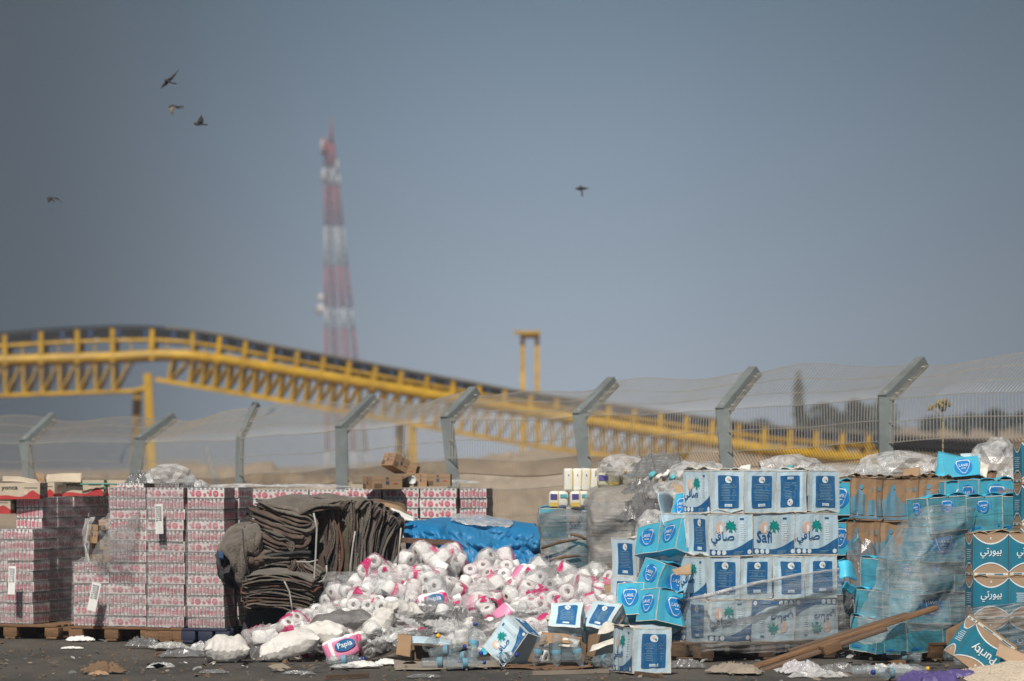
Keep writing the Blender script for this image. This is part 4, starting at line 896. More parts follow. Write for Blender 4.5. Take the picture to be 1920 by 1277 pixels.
# broken corner of the third stack
for px, py, Y, ya, ro, L_, D_, h_, lab in ((176, 1018, 37.75, -10, 3, .10, .16, .16, 'torn brown carton standing in the broken corner of the tin stack'), (200, 1052, 37.7, -14, 0, .24, .2, .06, 'crushed flat brown carton lowest in the broken corner'), (205, 1030, 37.8, -14, 0, .25, .2, .08, 'brown carton lying in the middle of the broken corner'), (211, 992, 37.8, -20, -6, .18, .16, .09, 'brown carton topmost in the broken corner')):
    tag(put('cardboard_box', small_box(px+3, L_, D_, h_), W(px, py, Y), (0, R(ro), R(ya))), lab, 'box', 'torn boxes in the broken corner of the tin stack')
for k, (px, py, lab) in enumerate(((255, 912, 'film-wrapped pack of pink tins on top of the broken-corner stack, left of two'), (322, 912, 'film-wrapped white and red pack on top of the narrow tin stack'), (355, 915, 'small film-wrapped white pack right of the taller one on the narrow stack'))):
    o = put('tin_tray', tl[k], W(px, py+13, 37.5), (0, 0, R(YT+rnd.uniform(-6, 6))), None, (.75-.12*k, .9, .95)); tag(o, lab, 'tin tray')
# ================================================================ BLANKETS, TARP, WRAPPED PALLETS, SACKS
def ribbon(prof, Y, th, k, dv, mat, label, seed, amp=.012, nd=7, group='grey felt blankets of the bundle', name='felt_blanket', N=16):
    mb = MB(); r = random.Random(seed); dv = Vector(dv); P = [W(x, y, Y) for x, y in prof]; th = th*Y/8000; t = th/k
    C = [cr(P, i/(N-1)) for i in range(N)]; nn = []
    for i in range(N):
        d = C[min(i+1, N-1)]-C[max(i-1, 0)]; n = Vector((d.z, 0, -d.x)); nn.append(n.normalized() if n.length > 1e-6 else Vector((1, 0, 0)))
    pal_ = {'felt': [0, 0, 0, 0, 1], 'feltbrown': [0, 1, 1, 0, 4], 'feltolive': [0, 1, 2, 2, 0], 'feltdark': [3, 3, 0, 0, 1], 'feltrust': [4, 1, 0, 4, 2]}[mat]
    for j in range(k):
        mj = r.choice(pal_) if k > 2 else pal_[0]
        off = (j-(k-1)/2)*t; ex = r.uniform(-.03, .03); ln = r.uniform(.85, 1.1); loops = []
        for s in range(nd+1):
            q = s/nd; o_ = []; i_ = []
            for i in range(N):
                b = C[i]+dv*q*ln-Vector((0, ex+.012*n1((i*.4, j, 0), 1, seed), 0))
                w_ = nz(b, 4, seed+j*.08)*amp*2.4+nz(b, 13, seed+j)*amp*.75; edge = .55 if s in (0, nd) else 1
                o_.append(b+nn[i]*(off+t*.47*edge)+w_); i_.append(b+nn[i]*(off-t*.47*edge)+w_)
            loops.append(o_+i_[::-1])
        n = 2*N; v = [p for l in loops for p in l]
        f = [(s*n+i, s*n+(i+1) % n, (s+1)*n+(i+1) % n, (s+1)*n+i) for s in range(nd) for i in range(n)]
        for b in (0, nd): f += [(b*n+i, b*n+i+1, b*n+n-2-i, b*n+n-1-i) if b else (i+1, i, n-1-i, n-2-i) for i in range(N-1)]
        mb.add(v, f, mj, True)
    return tag(place(mb, name, ['felt', 'feltbrown', 'feltolive', 'feltdark', 'feltrust']), label, 'blanket', group)
YB = 36.3; FM_ = ['felt', 'feltbrown', 'feltolive', 'feltdark']
xs_ = [588+8.3*i for i in range(21)]
for i, x in enumerate(xs_):
    t = i/20; yt = 962-24*math.sin(min(1, t*1.5)*1.57)+(38*max(0, t-.62)/.38)**1.0*.9; yb = 1092+38*min(1, t*2)-10*max(0, t-.8)*5
    j1, j2 = rnd.uniform(-6, 6), rnd.uniform(-8, 8)
    waist = 655+(x-655)*.82
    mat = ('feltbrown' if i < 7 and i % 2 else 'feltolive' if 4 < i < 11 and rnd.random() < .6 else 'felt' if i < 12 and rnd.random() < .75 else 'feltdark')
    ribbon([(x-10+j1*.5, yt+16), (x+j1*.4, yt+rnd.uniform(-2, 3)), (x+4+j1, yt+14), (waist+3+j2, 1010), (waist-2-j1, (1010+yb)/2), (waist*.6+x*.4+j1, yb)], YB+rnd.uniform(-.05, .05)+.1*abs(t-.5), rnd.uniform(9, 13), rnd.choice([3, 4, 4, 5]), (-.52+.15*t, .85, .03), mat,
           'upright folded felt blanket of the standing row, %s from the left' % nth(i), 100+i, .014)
for i, (pr, th, dv, mat, lab) in enumerate((
    ([(560, 962), (590, 950), (640, 948)], 12, (-.42, .6, .05), 'felt', 'grey felt blanket lying flat along the top left of the bundle'),
    ([(556, 992), (578, 992), (590, 982), (580, 972), (560, 970)], 9, (-.36, .2, .12), 'felt', 'folded grey blanket topmost of three diagonal folds on the bundle'),
    ([(546, 1018), (566, 1018), (575, 1008), (566, 998), (548, 996)], 9, (-.38, .16, .16), 'felt', 'rolled grey blanket end, middle of three diagonal folds on the bundle'),
    ([(520, 1034), (538, 1034), (546, 1026), (538, 1016), (522, 1014)], 9, (-.26, .2, .12), 'feltbrown', 'folded brownish blanket lowest of three diagonal folds on the bundle'),
    ([(478, 1050), (505, 1040), (540, 1034), (580, 1034)], 16, (-.05, .5, .02), 'feltdark', 'dark flat blanket in the middle of the bundle'),
    ([(468, 1062), (500, 1052), (545, 1054)], 14, (.02, .5, .02), 'feltbrown', 'brownish folded blanket left of the cinched knot of the bundle'))):
    ribbon(pr, YB-.12, th*1.9 if len(pr) > 3 and th < 10 else th*1.6, 4 if th < 10 else 3, dv, mat, lab, 140+i, .012)
for i in range(10):
    x = 534+i*8
    ribbon([(552+i*1.5, 1054), (548+i*3.4, 1066), (x-4, 1080), (x+2, 1094)], YB-.16, 9.5, 4, (.03, .4, .05), rnd.choice(['felt', 'feltbrown', 'felt', 'feltrust']), 'fanned blanket fold below the knot of the bundle, %s from the left' % nth(i), 160+i, .01)
for i in range(7):
    y = 1085+i*9.2; a = 8*math.sin(i/6*3.14)
    ribbon([(470-a, y+6), (462-a, y), (490-a, y-4), (530, y-3), (565+a*.6, y+4), (582+a*.4, y+10)], YB-.55, 10.5, 3, (.08, .5, .04), ('felt', 'felt', 'feltrust', 'felt', 'felt', 'feltrust', 'feltbrown')[i], 'flat blanket of the small lower bale, %s from its top' % nth(i), 180+i, .012)
def drape(rows, th, mat, lab, name='felt_blanket', cat='blanket', group='grey felt blankets of the bundle', amp=.02, fs=5, nu=26, nv=22, fold=None):
    if mat.startswith('felt') and nu == 26:
        nu, nv, sd_ = 40, 34, rnd.random()*50
        fold = lambda u, v: Vector((0, -.05*(1-2.2*abs(n1((u*2.2+v*1.2, v*1.6-u, sd_), 1)))-.025*(1-2*abs(n1((u*5, v*4, sd_), 1))), .02*n1((u*4, v*4, sd_), 1)))
    return tag(place(patch(rows, nu, nv, th, amp, fs, rnd.randint(0, 99), 0, None, fold), name, [mat]), lab, cat, group)
drape([[(420, 1010, 37.0), (440, 985, 37.1), (480, 980, 37.1)], [(412, 1030, 36.6), (436, 1002, 36.7), (470, 992, 36.8)], [(414, 1050, 36.5), (436, 1030, 36.55), (462, 1010, 36.6)]], .022, 'felt', 'grey blanket folded over at the far left top of the bundle')
drape([[(448, 1000, 36.55), (475, 988, 36.5), (505, 984, 36.5)], [(418, 1026, 36.35), (452, 1014, 36.25), (470, 1008, 36.3)], [(436, 1056, 36.25), (452, 1052, 36.2), (466, 1056, 36.25)], [(448, 1088, 36.3), (458, 1090, 36.25), (464, 1092, 36.3)], [(456, 1112, 36.35), (460, 1112, 36.32), (465, 1108, 36.35)]], .018, 'felt', 'broad grey blanket hanging down in a point at the left of the bundle')
drape([[(458, 990, 36.5), (476, 977, 36.5), (494, 982, 36.6)], [(456, 1010, 36.3), (476, 1002, 36.22), (494, 1006, 36.4)], [(460, 1034, 36.3), (478, 1034, 36.22), (496, 1030, 36.4)], [(468, 1048, 36.5), (482, 1046, 36.45), (498, 1042, 36.5)]], .022, 'felt', 'bulging grey blanket strapped beside the hanging one')
drape([[(466, 1040, 36.4), (488, 1036, 36.4), (512, 1036, 36.45)], [(466, 1052, 36.2), (488, 1052, 36.2), (508, 1048, 36.3)], [(472, 1066, 36.35), (490, 1064, 36.35), (508, 1060, 36.4)]], .025, 'feltbrown', 'brownish blanket fold tucked below the bulging one')
drape([[(408, 1030, 36.75), (426, 1040, 36.7), (446, 1060, 36.7)], [(405, 1045, 36.7), (424, 1062, 36.62), (444, 1080, 36.62)], [(415, 1075, 36.7), (432, 1090, 36.65), (448, 1100, 36.65)], [(442, 1102, 36.7), (452, 1112, 36.68), (458, 1116, 36.68)]], .02, 'feltdark', 'dark felt sheet standing in for the shaded hole at the far left', amp=.03)  # dark sheet added to paint the shade in the opening behind the blankets
for px, py, lab in ((414, 1040, 'upper'), (446, 1086, 'lower')):
    drape([[(px-8, py-8, 36.4), (px+8, py-4, 36.4)], [(px-4, py+9, 36.38), (px+9, py+10, 36.38)]], .02, 'feltblue', lab+' blue rag in the dark opening at the left of the bundle', 'rag', 'rag', 'blue rags', .012, 9, 8, 8)
drape([[(492, 958, 36.6), (506, 955, 36.6)], [(492, 970, 36.5), (504, 968, 36.5)]], .02, 'neon', 'scrap of bright yellow-green cloth at the top left of the bundle', 'rag', 'rag', None, .006, 9, 6, 6)
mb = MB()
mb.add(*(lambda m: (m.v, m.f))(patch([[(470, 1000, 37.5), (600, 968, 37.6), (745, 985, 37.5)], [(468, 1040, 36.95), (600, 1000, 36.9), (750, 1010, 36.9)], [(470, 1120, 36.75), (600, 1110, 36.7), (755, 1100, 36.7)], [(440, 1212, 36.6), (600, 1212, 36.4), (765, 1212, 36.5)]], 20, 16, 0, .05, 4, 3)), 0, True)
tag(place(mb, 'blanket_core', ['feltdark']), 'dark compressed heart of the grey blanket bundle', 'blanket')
for i, (pts, r_, m, lab) in enumerate((([(588, 962), (594, 990), (592, 1040), (588, 1100), (586, 1130)], .009, 'strap', 'pale strap running down the front of the bundle, left one'), ([(666, 996), (662, 1020), (657, 1060), (655, 1095)], .008, 'strap', 'pale strap running down the front of the bundle, middle one'),
                                    ([(752, 990), (749, 1020), (745, 1060)], .007, 'strap', 'thin pale strap at the right end of the bundle'), ([(533, 1090), (542, 1108), (546, 1130), (548, 1146)], .008, 'strap', 'pale strap around the small lower bale'), ([(555, 1053), (580, 1054), (596, 1050)], .006, 'strap', 'dark cord at the knot of the bundle'), ([(612, 1060), (613, 1075), (606, 1088), (598, 1092)], .008, 'strap', 'loose curved strap end hanging from the bundle'), ([(455, 992), (458, 1040), (466, 1075), (478, 1090)], .006, 'feltdark', 'dark cord around the hanging blankets at the left'))):
    mb = MB(); mb.tube([W(x, y, 35.98 if i != 3 else 35.58) for x, y in pts], r_, 5, 0); tag(place(mb, 'bale_strap', [m]), lab, 'strap', 'straps of the blanket bundle')
# cardboard and white sheet just behind the bundle
flap_piece([[(668, 950, 37.4), (712, 938, 37.6), (760, 950, 37.7)], [(672, 958, 37.2), (722, 956, 37.2), (768, 968, 37.4)]], .012, 'carddark', 'dark torn cardboard behind the top right of the bundle', amp=.03)
flap_piece([[(705, 946, 37.2), (740, 952, 37.2), (770, 966, 37.3)], [(708, 956, 37.1), (738, 962, 37.1), (768, 972, 37.2)]], .02, 'card', 'ragged tan cardboard strip behind the top right of the bundle', amp=.03)
flap_piece([[(732, 952, 37.0), (756, 962, 37.0), (776, 972, 37.0)], [(740, 966, 36.8), (758, 974, 36.8), (776, 977, 36.8)]], .01, 'paper', 'white sheet lying between the bundle and the blue tarp', amp=.01)
# ---------------------------------------------------------------- tarp
def tf(u, v):
    d = min(1, max(0, (v-.22)/.3)); q = Vector((u*5.5, v*3.2, 0)); c = 0
    for k, (fx, am) in enumerate(((1, .17), (2.1, .09), (4.3, .045))):
        a = .6+1.3*k; p = Vector((q.x*math.cos(a)-q.y*math.sin(a), (q.x*math.sin(a)+q.y*math.cos(a))*.6, k*3.))*fx; c += am*(abs(noise.noise(p))*1.6-.35)
    hang = .05*abs(math.sin(u*13+v*2.5))
    return Vector((.05*n1((u*4, v*4, 0), 1, 5)*d, -(c*.9+hang)*d-.02*c*(1-d), .10*c*(1-d)-.05*d*n1((u*5, 2, 0), 1, 8)*v))
drape([[(752, 985, 38.5), (830, 972, 38.8), (930, 972, 38.8), (1006, 985, 38.5)],
       [(750, 978, 37.8), (830, 978, 38.0), (920, 981, 38.0), (1004, 984, 37.8)],
       [(752, 982, 37.4), (832, 984, 37.45), (925, 988, 37.45), (1008, 990, 37.4)],
       [(754, 1000, 37.2), (838, 1006, 37.2), (922, 1012, 37.2), (1011, 1012, 37.2)],
       [(757, 1030, 37.15), (850, 1032, 37.1), (920, 1036, 37.1), (1013, 1036, 37.15)],
       [(760, 1070, 37.1), (850, 1075, 37.05), (925, 1072, 37.05), (1016, 1062, 37.05)]], .006, 'tarp', 'crumpled bright blue tarp hanging over goods behind the tissue heap', 'blue_tarp', 'tarp', None, .004, 9, 130, 80, tf)
mb = MB(); a, b = W(770, 990, 38), W(995, 990, 38); mb.rbox(((a.x+b.x)/2, 38.05, .49), (b.x-a.x, .9, .96), .03); tag(place(mb, 'covered_stack', ['carddark']), 'stack of goods hidden under the blue tarp', 'covered stack')
mb = MB(); mb.bar(W(742, 1012, 36.75), W(850, 1018, 36.85), .045); tag(place(mb, 'plank', ['woodgrey']), 'dark thin batten in front of the left end of the blue tarp', 'plank')
drape([[(850, 964, 37.9), (900, 966, 37.9), (960, 974, 37.9)], [(846, 972, 37.6), (902, 974, 37.6), (962, 982, 37.6)], [(856, 978, 37.4), (904, 986, 37.35), (955, 988, 37.4)]], .004, 'scrapfilm', 'dirty clear plastic sheet lying along the top of the blue tarp', 'plastic_sheet', 'plastic', None, .02, 9, 30, 16)
# ---------------------------------------------------------------- wrapped pallets in the middle
for r_ in range(4):
    for k in range(2):
        o = put('water_carton', (lb[5] if (r_+k) % 2 else sb[3]), W(1036+54*k, 870, 38.3)+Vector((0, 0, -H+.02+.285*r_)), (0, 0, R(rnd.uniform(-3, 3))), None, (.66, 1, .84 if not (r_+k) % 2 else 1.03)); o.location.y = 38.25
        tag(o, 'pale carton in the wrapped pallet beside the blue tarp, %s layer, %s' % (nth(r_), ('left', 'right')[k]), 'carton', 'cartons inside the grey wrapped pallet')
for r_ in range(4):
    for k in range(2):
        o = put('water_carton', sb[3+k], W(1134+64*k, 870, 37.7)+Vector((0, 0, -H+.02+.30*r_)), (0, 0, R(rnd.uniform(-3, 3))), None, (.72, 1, .88)); o.location.y = 37.85
        tag(o, 'pale carton inside the taller grey film bale, %s layer, %s' % (nth(r_), ('left', 'right')[k]), 'carton', 'cartons inside the taller grey film bale')
wf = lambda s: (lambda u, v: Vector((0, -.03*abs(math.sin(v*13+u*5+s))-.02*math.sin(u*15+v*9), .012*math.sin(u*13+s)*(v > .1))))
drape([[(1014, 962, 38.6), (1040, 956, 38.5), (1080, 956, 38.5), (1106, 958, 38.6)], [(1006, 966, 38.2), (1024, 962, 37.98), (1096, 962, 37.98), (1108, 964, 38.2)], [(1006, 1000, 38.1), (1022, 1000, 37.95), (1098, 1000, 37.95), (1110, 1000, 38.1)], [(1008, 1050, 38.1), (1022, 1050, 37.93), (1100, 1050, 37.93), (1110, 1050, 38.1)], [(1006, 1120, 38.1), (1020, 1120, 37.9), (1102, 1120, 37.9), (1112, 1120, 38.1)], [(1004, 1194, 38.1), (1018, 1196, 37.9), (1104, 1196, 37.9), (1114, 1194, 38.1)]], 0, 'greyfilm', 'grey stretch film around the pallet right of the blue tarp', 'stretch_film', 'stretch film', None, .012, 8, 60, 60, wf(1))
drape([[(1110, 918, 38.2), (1150, 905, 38.1), (1200, 900, 38.1), (1240, 915, 38.2)], [(1098, 932, 37.8), (1130, 920, 37.6), (1200, 918, 37.55), (1248, 930, 37.8)], [(1096, 962, 37.6), (1116, 958, 37.42), (1206, 962, 37.4), (1240, 958, 37.6)], [(1100, 1010, 37.55), (1116, 1010, 37.4), (1200, 1010, 37.4), (1228, 1010, 37.55)], [(1102, 1070, 37.55), (1118, 1070, 37.4), (1196, 1070, 37.4), (1216, 1070, 37.55)], [(1100, 1194, 37.55), (1118, 1198, 37.4), (1196, 1198, 37.4), (1216, 1194, 37.55)]], 0, 'thickfilm', 'thick wrinkled grey film bale left of the tumbled cyan cartons', 'stretch_film', 'stretch film', None, .022, 6, 70, 70, lambda u, v: Vector((0, -.07*abs(math.sin(v*17+u*6))*max(0, 1-v*2.2)-.02*math.sin(u*11+v*21), -.05*math.sin(u*4-1)*max(0, .5-v))))
for (x0, y0, x1, y1, lab) in ((1015, 1028, 1082, 1012, 'upper'), (1030, 1052, 1088, 1042, 'lower'), (1070, 1002, 1104, 1014, 'short right')):
    mb = MB(); mb.tube([W(x0, y0, 37.85), W((x0+x1)/2, (y0+y1)/2-3, 37.82), W(x1, y1, 37.85)], [.012, .016, .008], 5); tag(place(mb, 'twisted_film', ['carddark']), lab+' dark twisted tear in the film of the grey wrapped pallet', 'plastic')
# nappy packs on top
NAP = ['nappy', 'nappyyellow', 'purpleink', 'aqua', 'nappygrey', 'labelpaper']
def soft_pack(px, py, Y, L_, D_, h_, yaw, kind, lab, roll=0):
    mb = MB(); mb.rbox((0, 0, h_/2), (L_, D_, h_), min(L_, h_)*.22, 4 if kind == 'grey' else 0, None, 3)
    mb.v = [tuple(Vector(v)+nz(v, 16, px)*.006) for v in mb.v]; y = -D_/2-.0065
    q = lambda x0, z0, x1, z1, m: mb.add([(x0*L_, y, z0*h_), (x1*L_, y, z0*h_), (x1*L_, y-.001, z1*h_), (x0*L_, y-.001, z1*h_)], [(0, 1, 2, 3)], m)
    if kind == 'tall': q(.36, .1, .46, .95, 1); q(-.05, .66, .05, .74, 2); q(.34, .12, .44, .2, 3)
    if kind == 'box': q(-.45, .05, .0, .3, 1); q(-.4, .5, -.05, .82, 2); q(.1, .6, .46, .8, 3); q(.12, .02, .4, .12, 2); q(-.02, 0, .02, 1, 1)
    if kind == 'grey': q(-.42, .45, .0, .85, 2); q(.05, .1, .45, .3, 1)
    if kind == 'tub': q(-.46, .0, .46, .12, 1); q(-.2, .62, .3, .74, 3); q(-.46, .8, -.2, 1, 1)
    o = put('nappy_pack', mb.mesh('nappy_pack', NAP), W(px, py, Y), (0, R(roll), R(yaw))); return tag(o, lab, 'nappy pack', 'nappy packs on the wrapped pallets')
for i, px in enumerate((1065, 1081, 1097, 1113)): soft_pack(px, 920, 38.2, .082, .18, .20, 3+i, 'tall', 'tall white soft pack with a yellow edge, %s of four in a row' % nth(i), i*.8)
soft_pack(1048, 951, 38.2, .175, .2, .145, -4, 'box', 'cream soft pack with purple print at the left, under the tall white packs'); soft_pack(1086, 951, 38.15, .175, .2, .145, 2, 'box', 'white soft pack with aqua print on the wrapped pallet, right of two')
soft_pack(1143, 912, 38.0, .20, .2, .125, -6, 'grey', 'olive-grey soft pack with a purple patch, right of the tall white packs', -3)
soft_pack(1180, 911, 38.0, .13, .14, .14, 5, 'tub', 'white and yellow soft pack right of the olive-grey one'); soft_pack(1206, 909, 38.1, .09, .12, .13, 0, 'tub', 'narrow white and yellow soft pack beside the crumpled grey plastic')
# ---------------------------------------------------------------- crumpled lumps and sacks
def lump(sx, sy, sz, seed, amp=.16, fs=3.0, sub=4, flat=.35, ridge=True):
    bm = bmesh.new(); bmesh.ops.create_icosphere(bm, subdivisions=sub, radius=1); v_ = []
    for v in bm.verts:
        p = v.co; n = n1(p, fs, seed); m = n1(p, fs*2.3, seed+4); q = (1-abs(n)*2) if ridge else n; q2 = (1-abs(m)*2) if ridge else m
        k = 1+amp*q+amp*.5*q2; z = p.z*k; z = z if z > -flat else -flat+(z+flat)*.15
        v_.append(Vector((p.x*k*sx, p.y*k*sy, (z+flat)*sz)))
    f = [[v.index for v in q.verts] for q in bm.faces]; bm.free(); return v_, f
def sheetlump(sx, sy, sz, seed, n=22, amp=1):     # a crumpled sheet
    v = []
    for j in range(n+1):
        for i in range(n+1):
            u, w_ = i/n*2-1, j/n*2-1; d = max(abs(u), abs(w_)); h = (1-abs(n1((u, w_, 0), 2.2, seed))*1.8)*.6+(1-abs(n1((u, w_, 0), 5, seed+2))*2)*.35
            q = nz((u, w_, 1), 2, seed+6); v.append(Vector(((u+q.x*.25)*sx, (w_+q.y*.25)*sy, max(0, (h+.15)*(1-d**3*.8))*sz)))
    return v, [(j*(n+1)+i, j*(n+1)+i+1, (j+1)*(n+1)+i+1, (j+1)*(n+1)+i) for j in range(n) for i in range(n)]
def thing_lump(name, px, py, Y, dims, mat, lab, cat, seed, rot=(0, 0, 0), group=None, fn=lump, **kw):
    if fn is sheetlump and 'film' in mat or mat == 'silver': kw['n'] = 17
    v, f = fn(*dims, seed, **kw); mb = MB(); mb.add(v, f, 0, 'film' not in mat and mat != 'silver')
    p = W(px, py, Y)
    return tag(put(name, mb.mesh(name, [mat]), p, tuple(R(a) for a in rot)), lab, cat, group)
def sack(px, py, Y, L_, w_, h_, mat, lab, rot, seed):
    mb = MB(); n, m_ = 40, 26
    for sg in (1, -1):
        def f(u, v):
            a, b = u*2-1, v*2-1; t = max(0, (1-abs(a)**2.8)*(1-abs(b)**2.8)); z = t**.5*h_/2*(1+.15*n1((a*1.5, b*1.5, seed), 1))
            e = 1-t; wr = (.6*n1((a*1.5, b*6, seed), 1.3)*max(0, abs(a)-.3)+.5*n1((a*7, b*1.5, seed+2), 1.2)*max(0, abs(b)-.4)+.3*n1((a*2.5, b*2.5, seed+5), 1.2))*h_*.26
            p = Vector((a*L_/2*(1-.07*(1-abs(b)**3)), b*w_/2*(1-.10*(1-abs(a)**3)), sg*z+wr+.025*n1((a*2.2, b*2, seed+3), 1)*(1-e*.4)))
            p += nz(p, 9, seed)*.012+nz(p, 30, seed)*.004
            return Vector((p.x, p.y, max(p.z+h_*.40, .003)))
        mb.grid(f, n, m_)
    return tag(put('sack', mb.mesh('sack', [mat]), W(px, py, Y), tuple(R(a) for a in rot)), lab, 'sack', 'filled sacks in front of the heap')
sack(424, 1241, 33.4, .36, .30, .23, 'sackwhite', 'plump dirty white sack lying alone at the left foot of the heap', (0, 0, 8), 1)
sack(548, 1232, 33.6, .50, .30, .22, 'sackwhite', 'long white plastic sack leaning up to the right beside the plump one', (0, -16, 6), 2)
sack(604, 1206, 33.9, .42, .28, .18, 'sackwhite', 'glossy white sack lying across the end of the long one', (0, -6, -8), 3)
sack(643, 1192, 34.3, .56, .30, .22, 'sackgrey', 'dark grey sack lying on the left slope of the heap', (0, -9, 5), 4)
sack(722, 1186, 34.2, .36, .28, .19, 'sackwhite', 'bent whitish cushion standing on the slope right of the grey sack', (0, -52, 14), 5)
sack(752, 1160, 34.5, .30, .26, .15, 'sackwhite', 'whitish cushion lying behind the bent one', (0, 8, 30), 6)
# ================================================================ THE HEAP OF TISSUE ROLLS
top_h = [(455, 1192), (490, 1178), (530, 1160), (585, 1150), (628, 1118), (660, 1102), (700, 1080), (740, 1066), (790, 1052), (825, 1044), (850, 1062), (880, 1082), (905, 1078), (940, 1068), (985, 1068), (1020, 1082), (1070, 1104), (1120, 1112), (1165, 1116), (1200, 1130)]
bas_h = [(455, 1212), (520, 1234), (700, 1240), (1000, 1244), (1200, 1238)]
yt_h = [(455, 36.0), (600, 36.2), (700, 36.4), (830, 36.9), (1000, 36.9), (1200, 35.6)]
def heap(px, t, up=0):
    a, b = lerp_tab(top_h, px), lerp_tab(bas_h, px); y1 = GY(b); y0 = lerp_tab(yt_h, px)
    py = a+(b-a)*t; Y = y0+(y1-y0)*t**.85; p = W(px, py, Y); p.z += up; return p
mb = MB()
def hf(u, v):
    px = 440+u*770
    if v < .12: p = heap(px, 0); k = (.12-v)/.12; return Vector((p.x, p.y+1.0*k, p.z*(1-k)-.02+.04*n1(p, 3, 2)))
    p = heap(px, (v-.12)/.88, -.085+.05*n1((u*9, v*6, 0), 1.5, 7)); return p
mb.grid(hf, 90, 44); tag(mb.build('rubbish_mound', ['rubble']), kind='stuff')
def roll_mb(mb, M=None, r=.054, h=.10, d=0):
    mb.lathe([(.019, -h/2), (r-.004, -h/2), (r, -h/2+.005), (r+.001, 0), (r, h/2-.005), (r-.004, h/2), (.019, h/2), (.018, h/2-.004), (.017, -h/2+.004), (.019, -h/2)], 18, [0, 0, 0, 0, 0, 0, 1, 1, 1], M)
m1 = MB(); roll_mb(m1); ROLL = m1.mesh('toilet_roll', ['tissue', 'core'])
m1 = MB(); roll_mb(m1, None, .05, .098); m1.v = [tuple(Vector(v)*(1+.10*n1(v, 9, 3))) for v in m1.v]; m1.v = [(x, y*.78, z) for x, y, z in m1.v]; ROLL2 = m1.mesh('toilet_roll', ['tissue', 'core'])
def pillow(L_, D_, h_, seed, amp=.008, p=.30, n=30):
    mb = MB(); sg = lambda c, e: math.copysign(abs(c)**e, c)
    def f(u, v):
        a = u*2*math.pi; b = (v-.5)*math.pi; c = Vector((sg(math.cos(b), p)*sg(math.cos(a), p)*L_/2, sg(math.cos(b), p)*sg(math.sin(a), p)*D_/2, sg(math.sin(b), p)*h_/2))
        q = c+nz(c, 11, seed)*amp+nz(c, 26, seed+2)*amp*.7
        return q
    mb.grid(f, n, n//2); return mb
def make_pack(nx, ny, nz_, mat, seed, torn=False, fl=(.0, .0)):
    root = put('toilet_roll_pack', None); r = random.Random(seed); d = .112; h = .102
    for i in range(nx):
        for j in range(ny):
            for k in range(nz_):
                if torn and r.random() < .15: continue
                o = put('toilet_roll', ROLL, ((i-(nx-1)/2)*d+r.uniform(-.004, .004), (k-(nz_-1)/2)*h, (j-(ny-1)/2)*d+r.uniform(-.004, .004)), (R(90), 0, 0), root)
                if torn: o.location.x += r.uniform(-.015, .02); o.rotation_euler.x += R(r.uniform(-14, 14)); o.rotation_euler.z = R(r.uniform(-14, 14))
    mb = pillow(nx*d+.022+(.06 if torn else 0), nz_*h+.022+(.03 if torn else 0), ny*d+.022, seed, .016 if torn else .007)
    put('plastic_wrapper', mb.mesh('plastic_wrapper', [mat]), (.03 if torn else 0, 0, 0), (0, 0, 0), root)
    return root
protos = [make_pack(2, 2, 1, 'packfilm', 1), make_pack(3, 2, 1, 'packfilm', 2), make_pack(2, 2, 2, 'packpink', 3), make_pack(4, 2, 1, 'packpink', 4), make_pack(3, 2, 1, 'clearfilm', 5, True), make_pack(2, 3, 1, 'packfilm', 6, True), make_pack(2, 1, 2, 'packpink', 7)]
LOOK = ['clear pack of four rolls', 'clear pack of six rolls', 'thick pink-spotted pack of rolls', 'long pink-spotted pack of rolls', 'torn clear pack of loose rolls', 'torn tall pack of rolls', 'small pink-spotted pack of rolls']
used = [False]*len(protos)
def pink_pack(seed, mat='magenta', oval='navy', L_=.26, h_=.17):
    root = put('toilet_roll_pack', None); mb = pillow(L_, .14, h_, seed, .010, .36)
    o = mb.build('plastic_wrapper', [mat], root); me = o.data; me.materials.append(MATS['tissue']); me.materials.append(MATS['pinklight'])
    for f in me.polygons:
        c = f.center
        if c.x < -L_*.22 and c.x > -L_*.36 or c.z > h_*.36: f.material_index = 1
        elif c.x < -L_*.36: f.material_index = 2
    m2 = MB(); y = -.084; n = 24
    m2.add([(.03+.085*math.cos(a*2*math.pi/n), y-.004*math.cos(a*2*math.pi/n), .012+.046*math.sin(a*2*math.pi/n)) for a in range(n)], [list(range(n))], 0)
    vv, ff, asp = text2d('Papia'); s_ = .12/asp; m2.add([(.03+x*s_, y-.004, .012+z*s_) for x, z in vv], ff, 1)
    m2.build('printed_logo', [oval, 'whiteink'], root); return root
pinks = [pink_pack(1), pink_pack(2, 'magenta', 'black', .24, .2), pink_pack(3, 'pinklight', 'navy', .28, .18)]
pused = [False]*3
rh = random.Random(5); heapitems = []
def drop(proto, usedl, i, px, t, up, rot, look, sc=1):
    o = proto[i] if not usedl[i] else copy_tree(proto[i]); usedl[i] = True
    o.location = heap(px, t, up); o.rotation_euler = tuple(R(a) for a in rot); o.scale = (sc, sc, sc); heapitems.append((o, look, px, t, 'roll pack', 'packs of toilet rolls in the heap')); return o
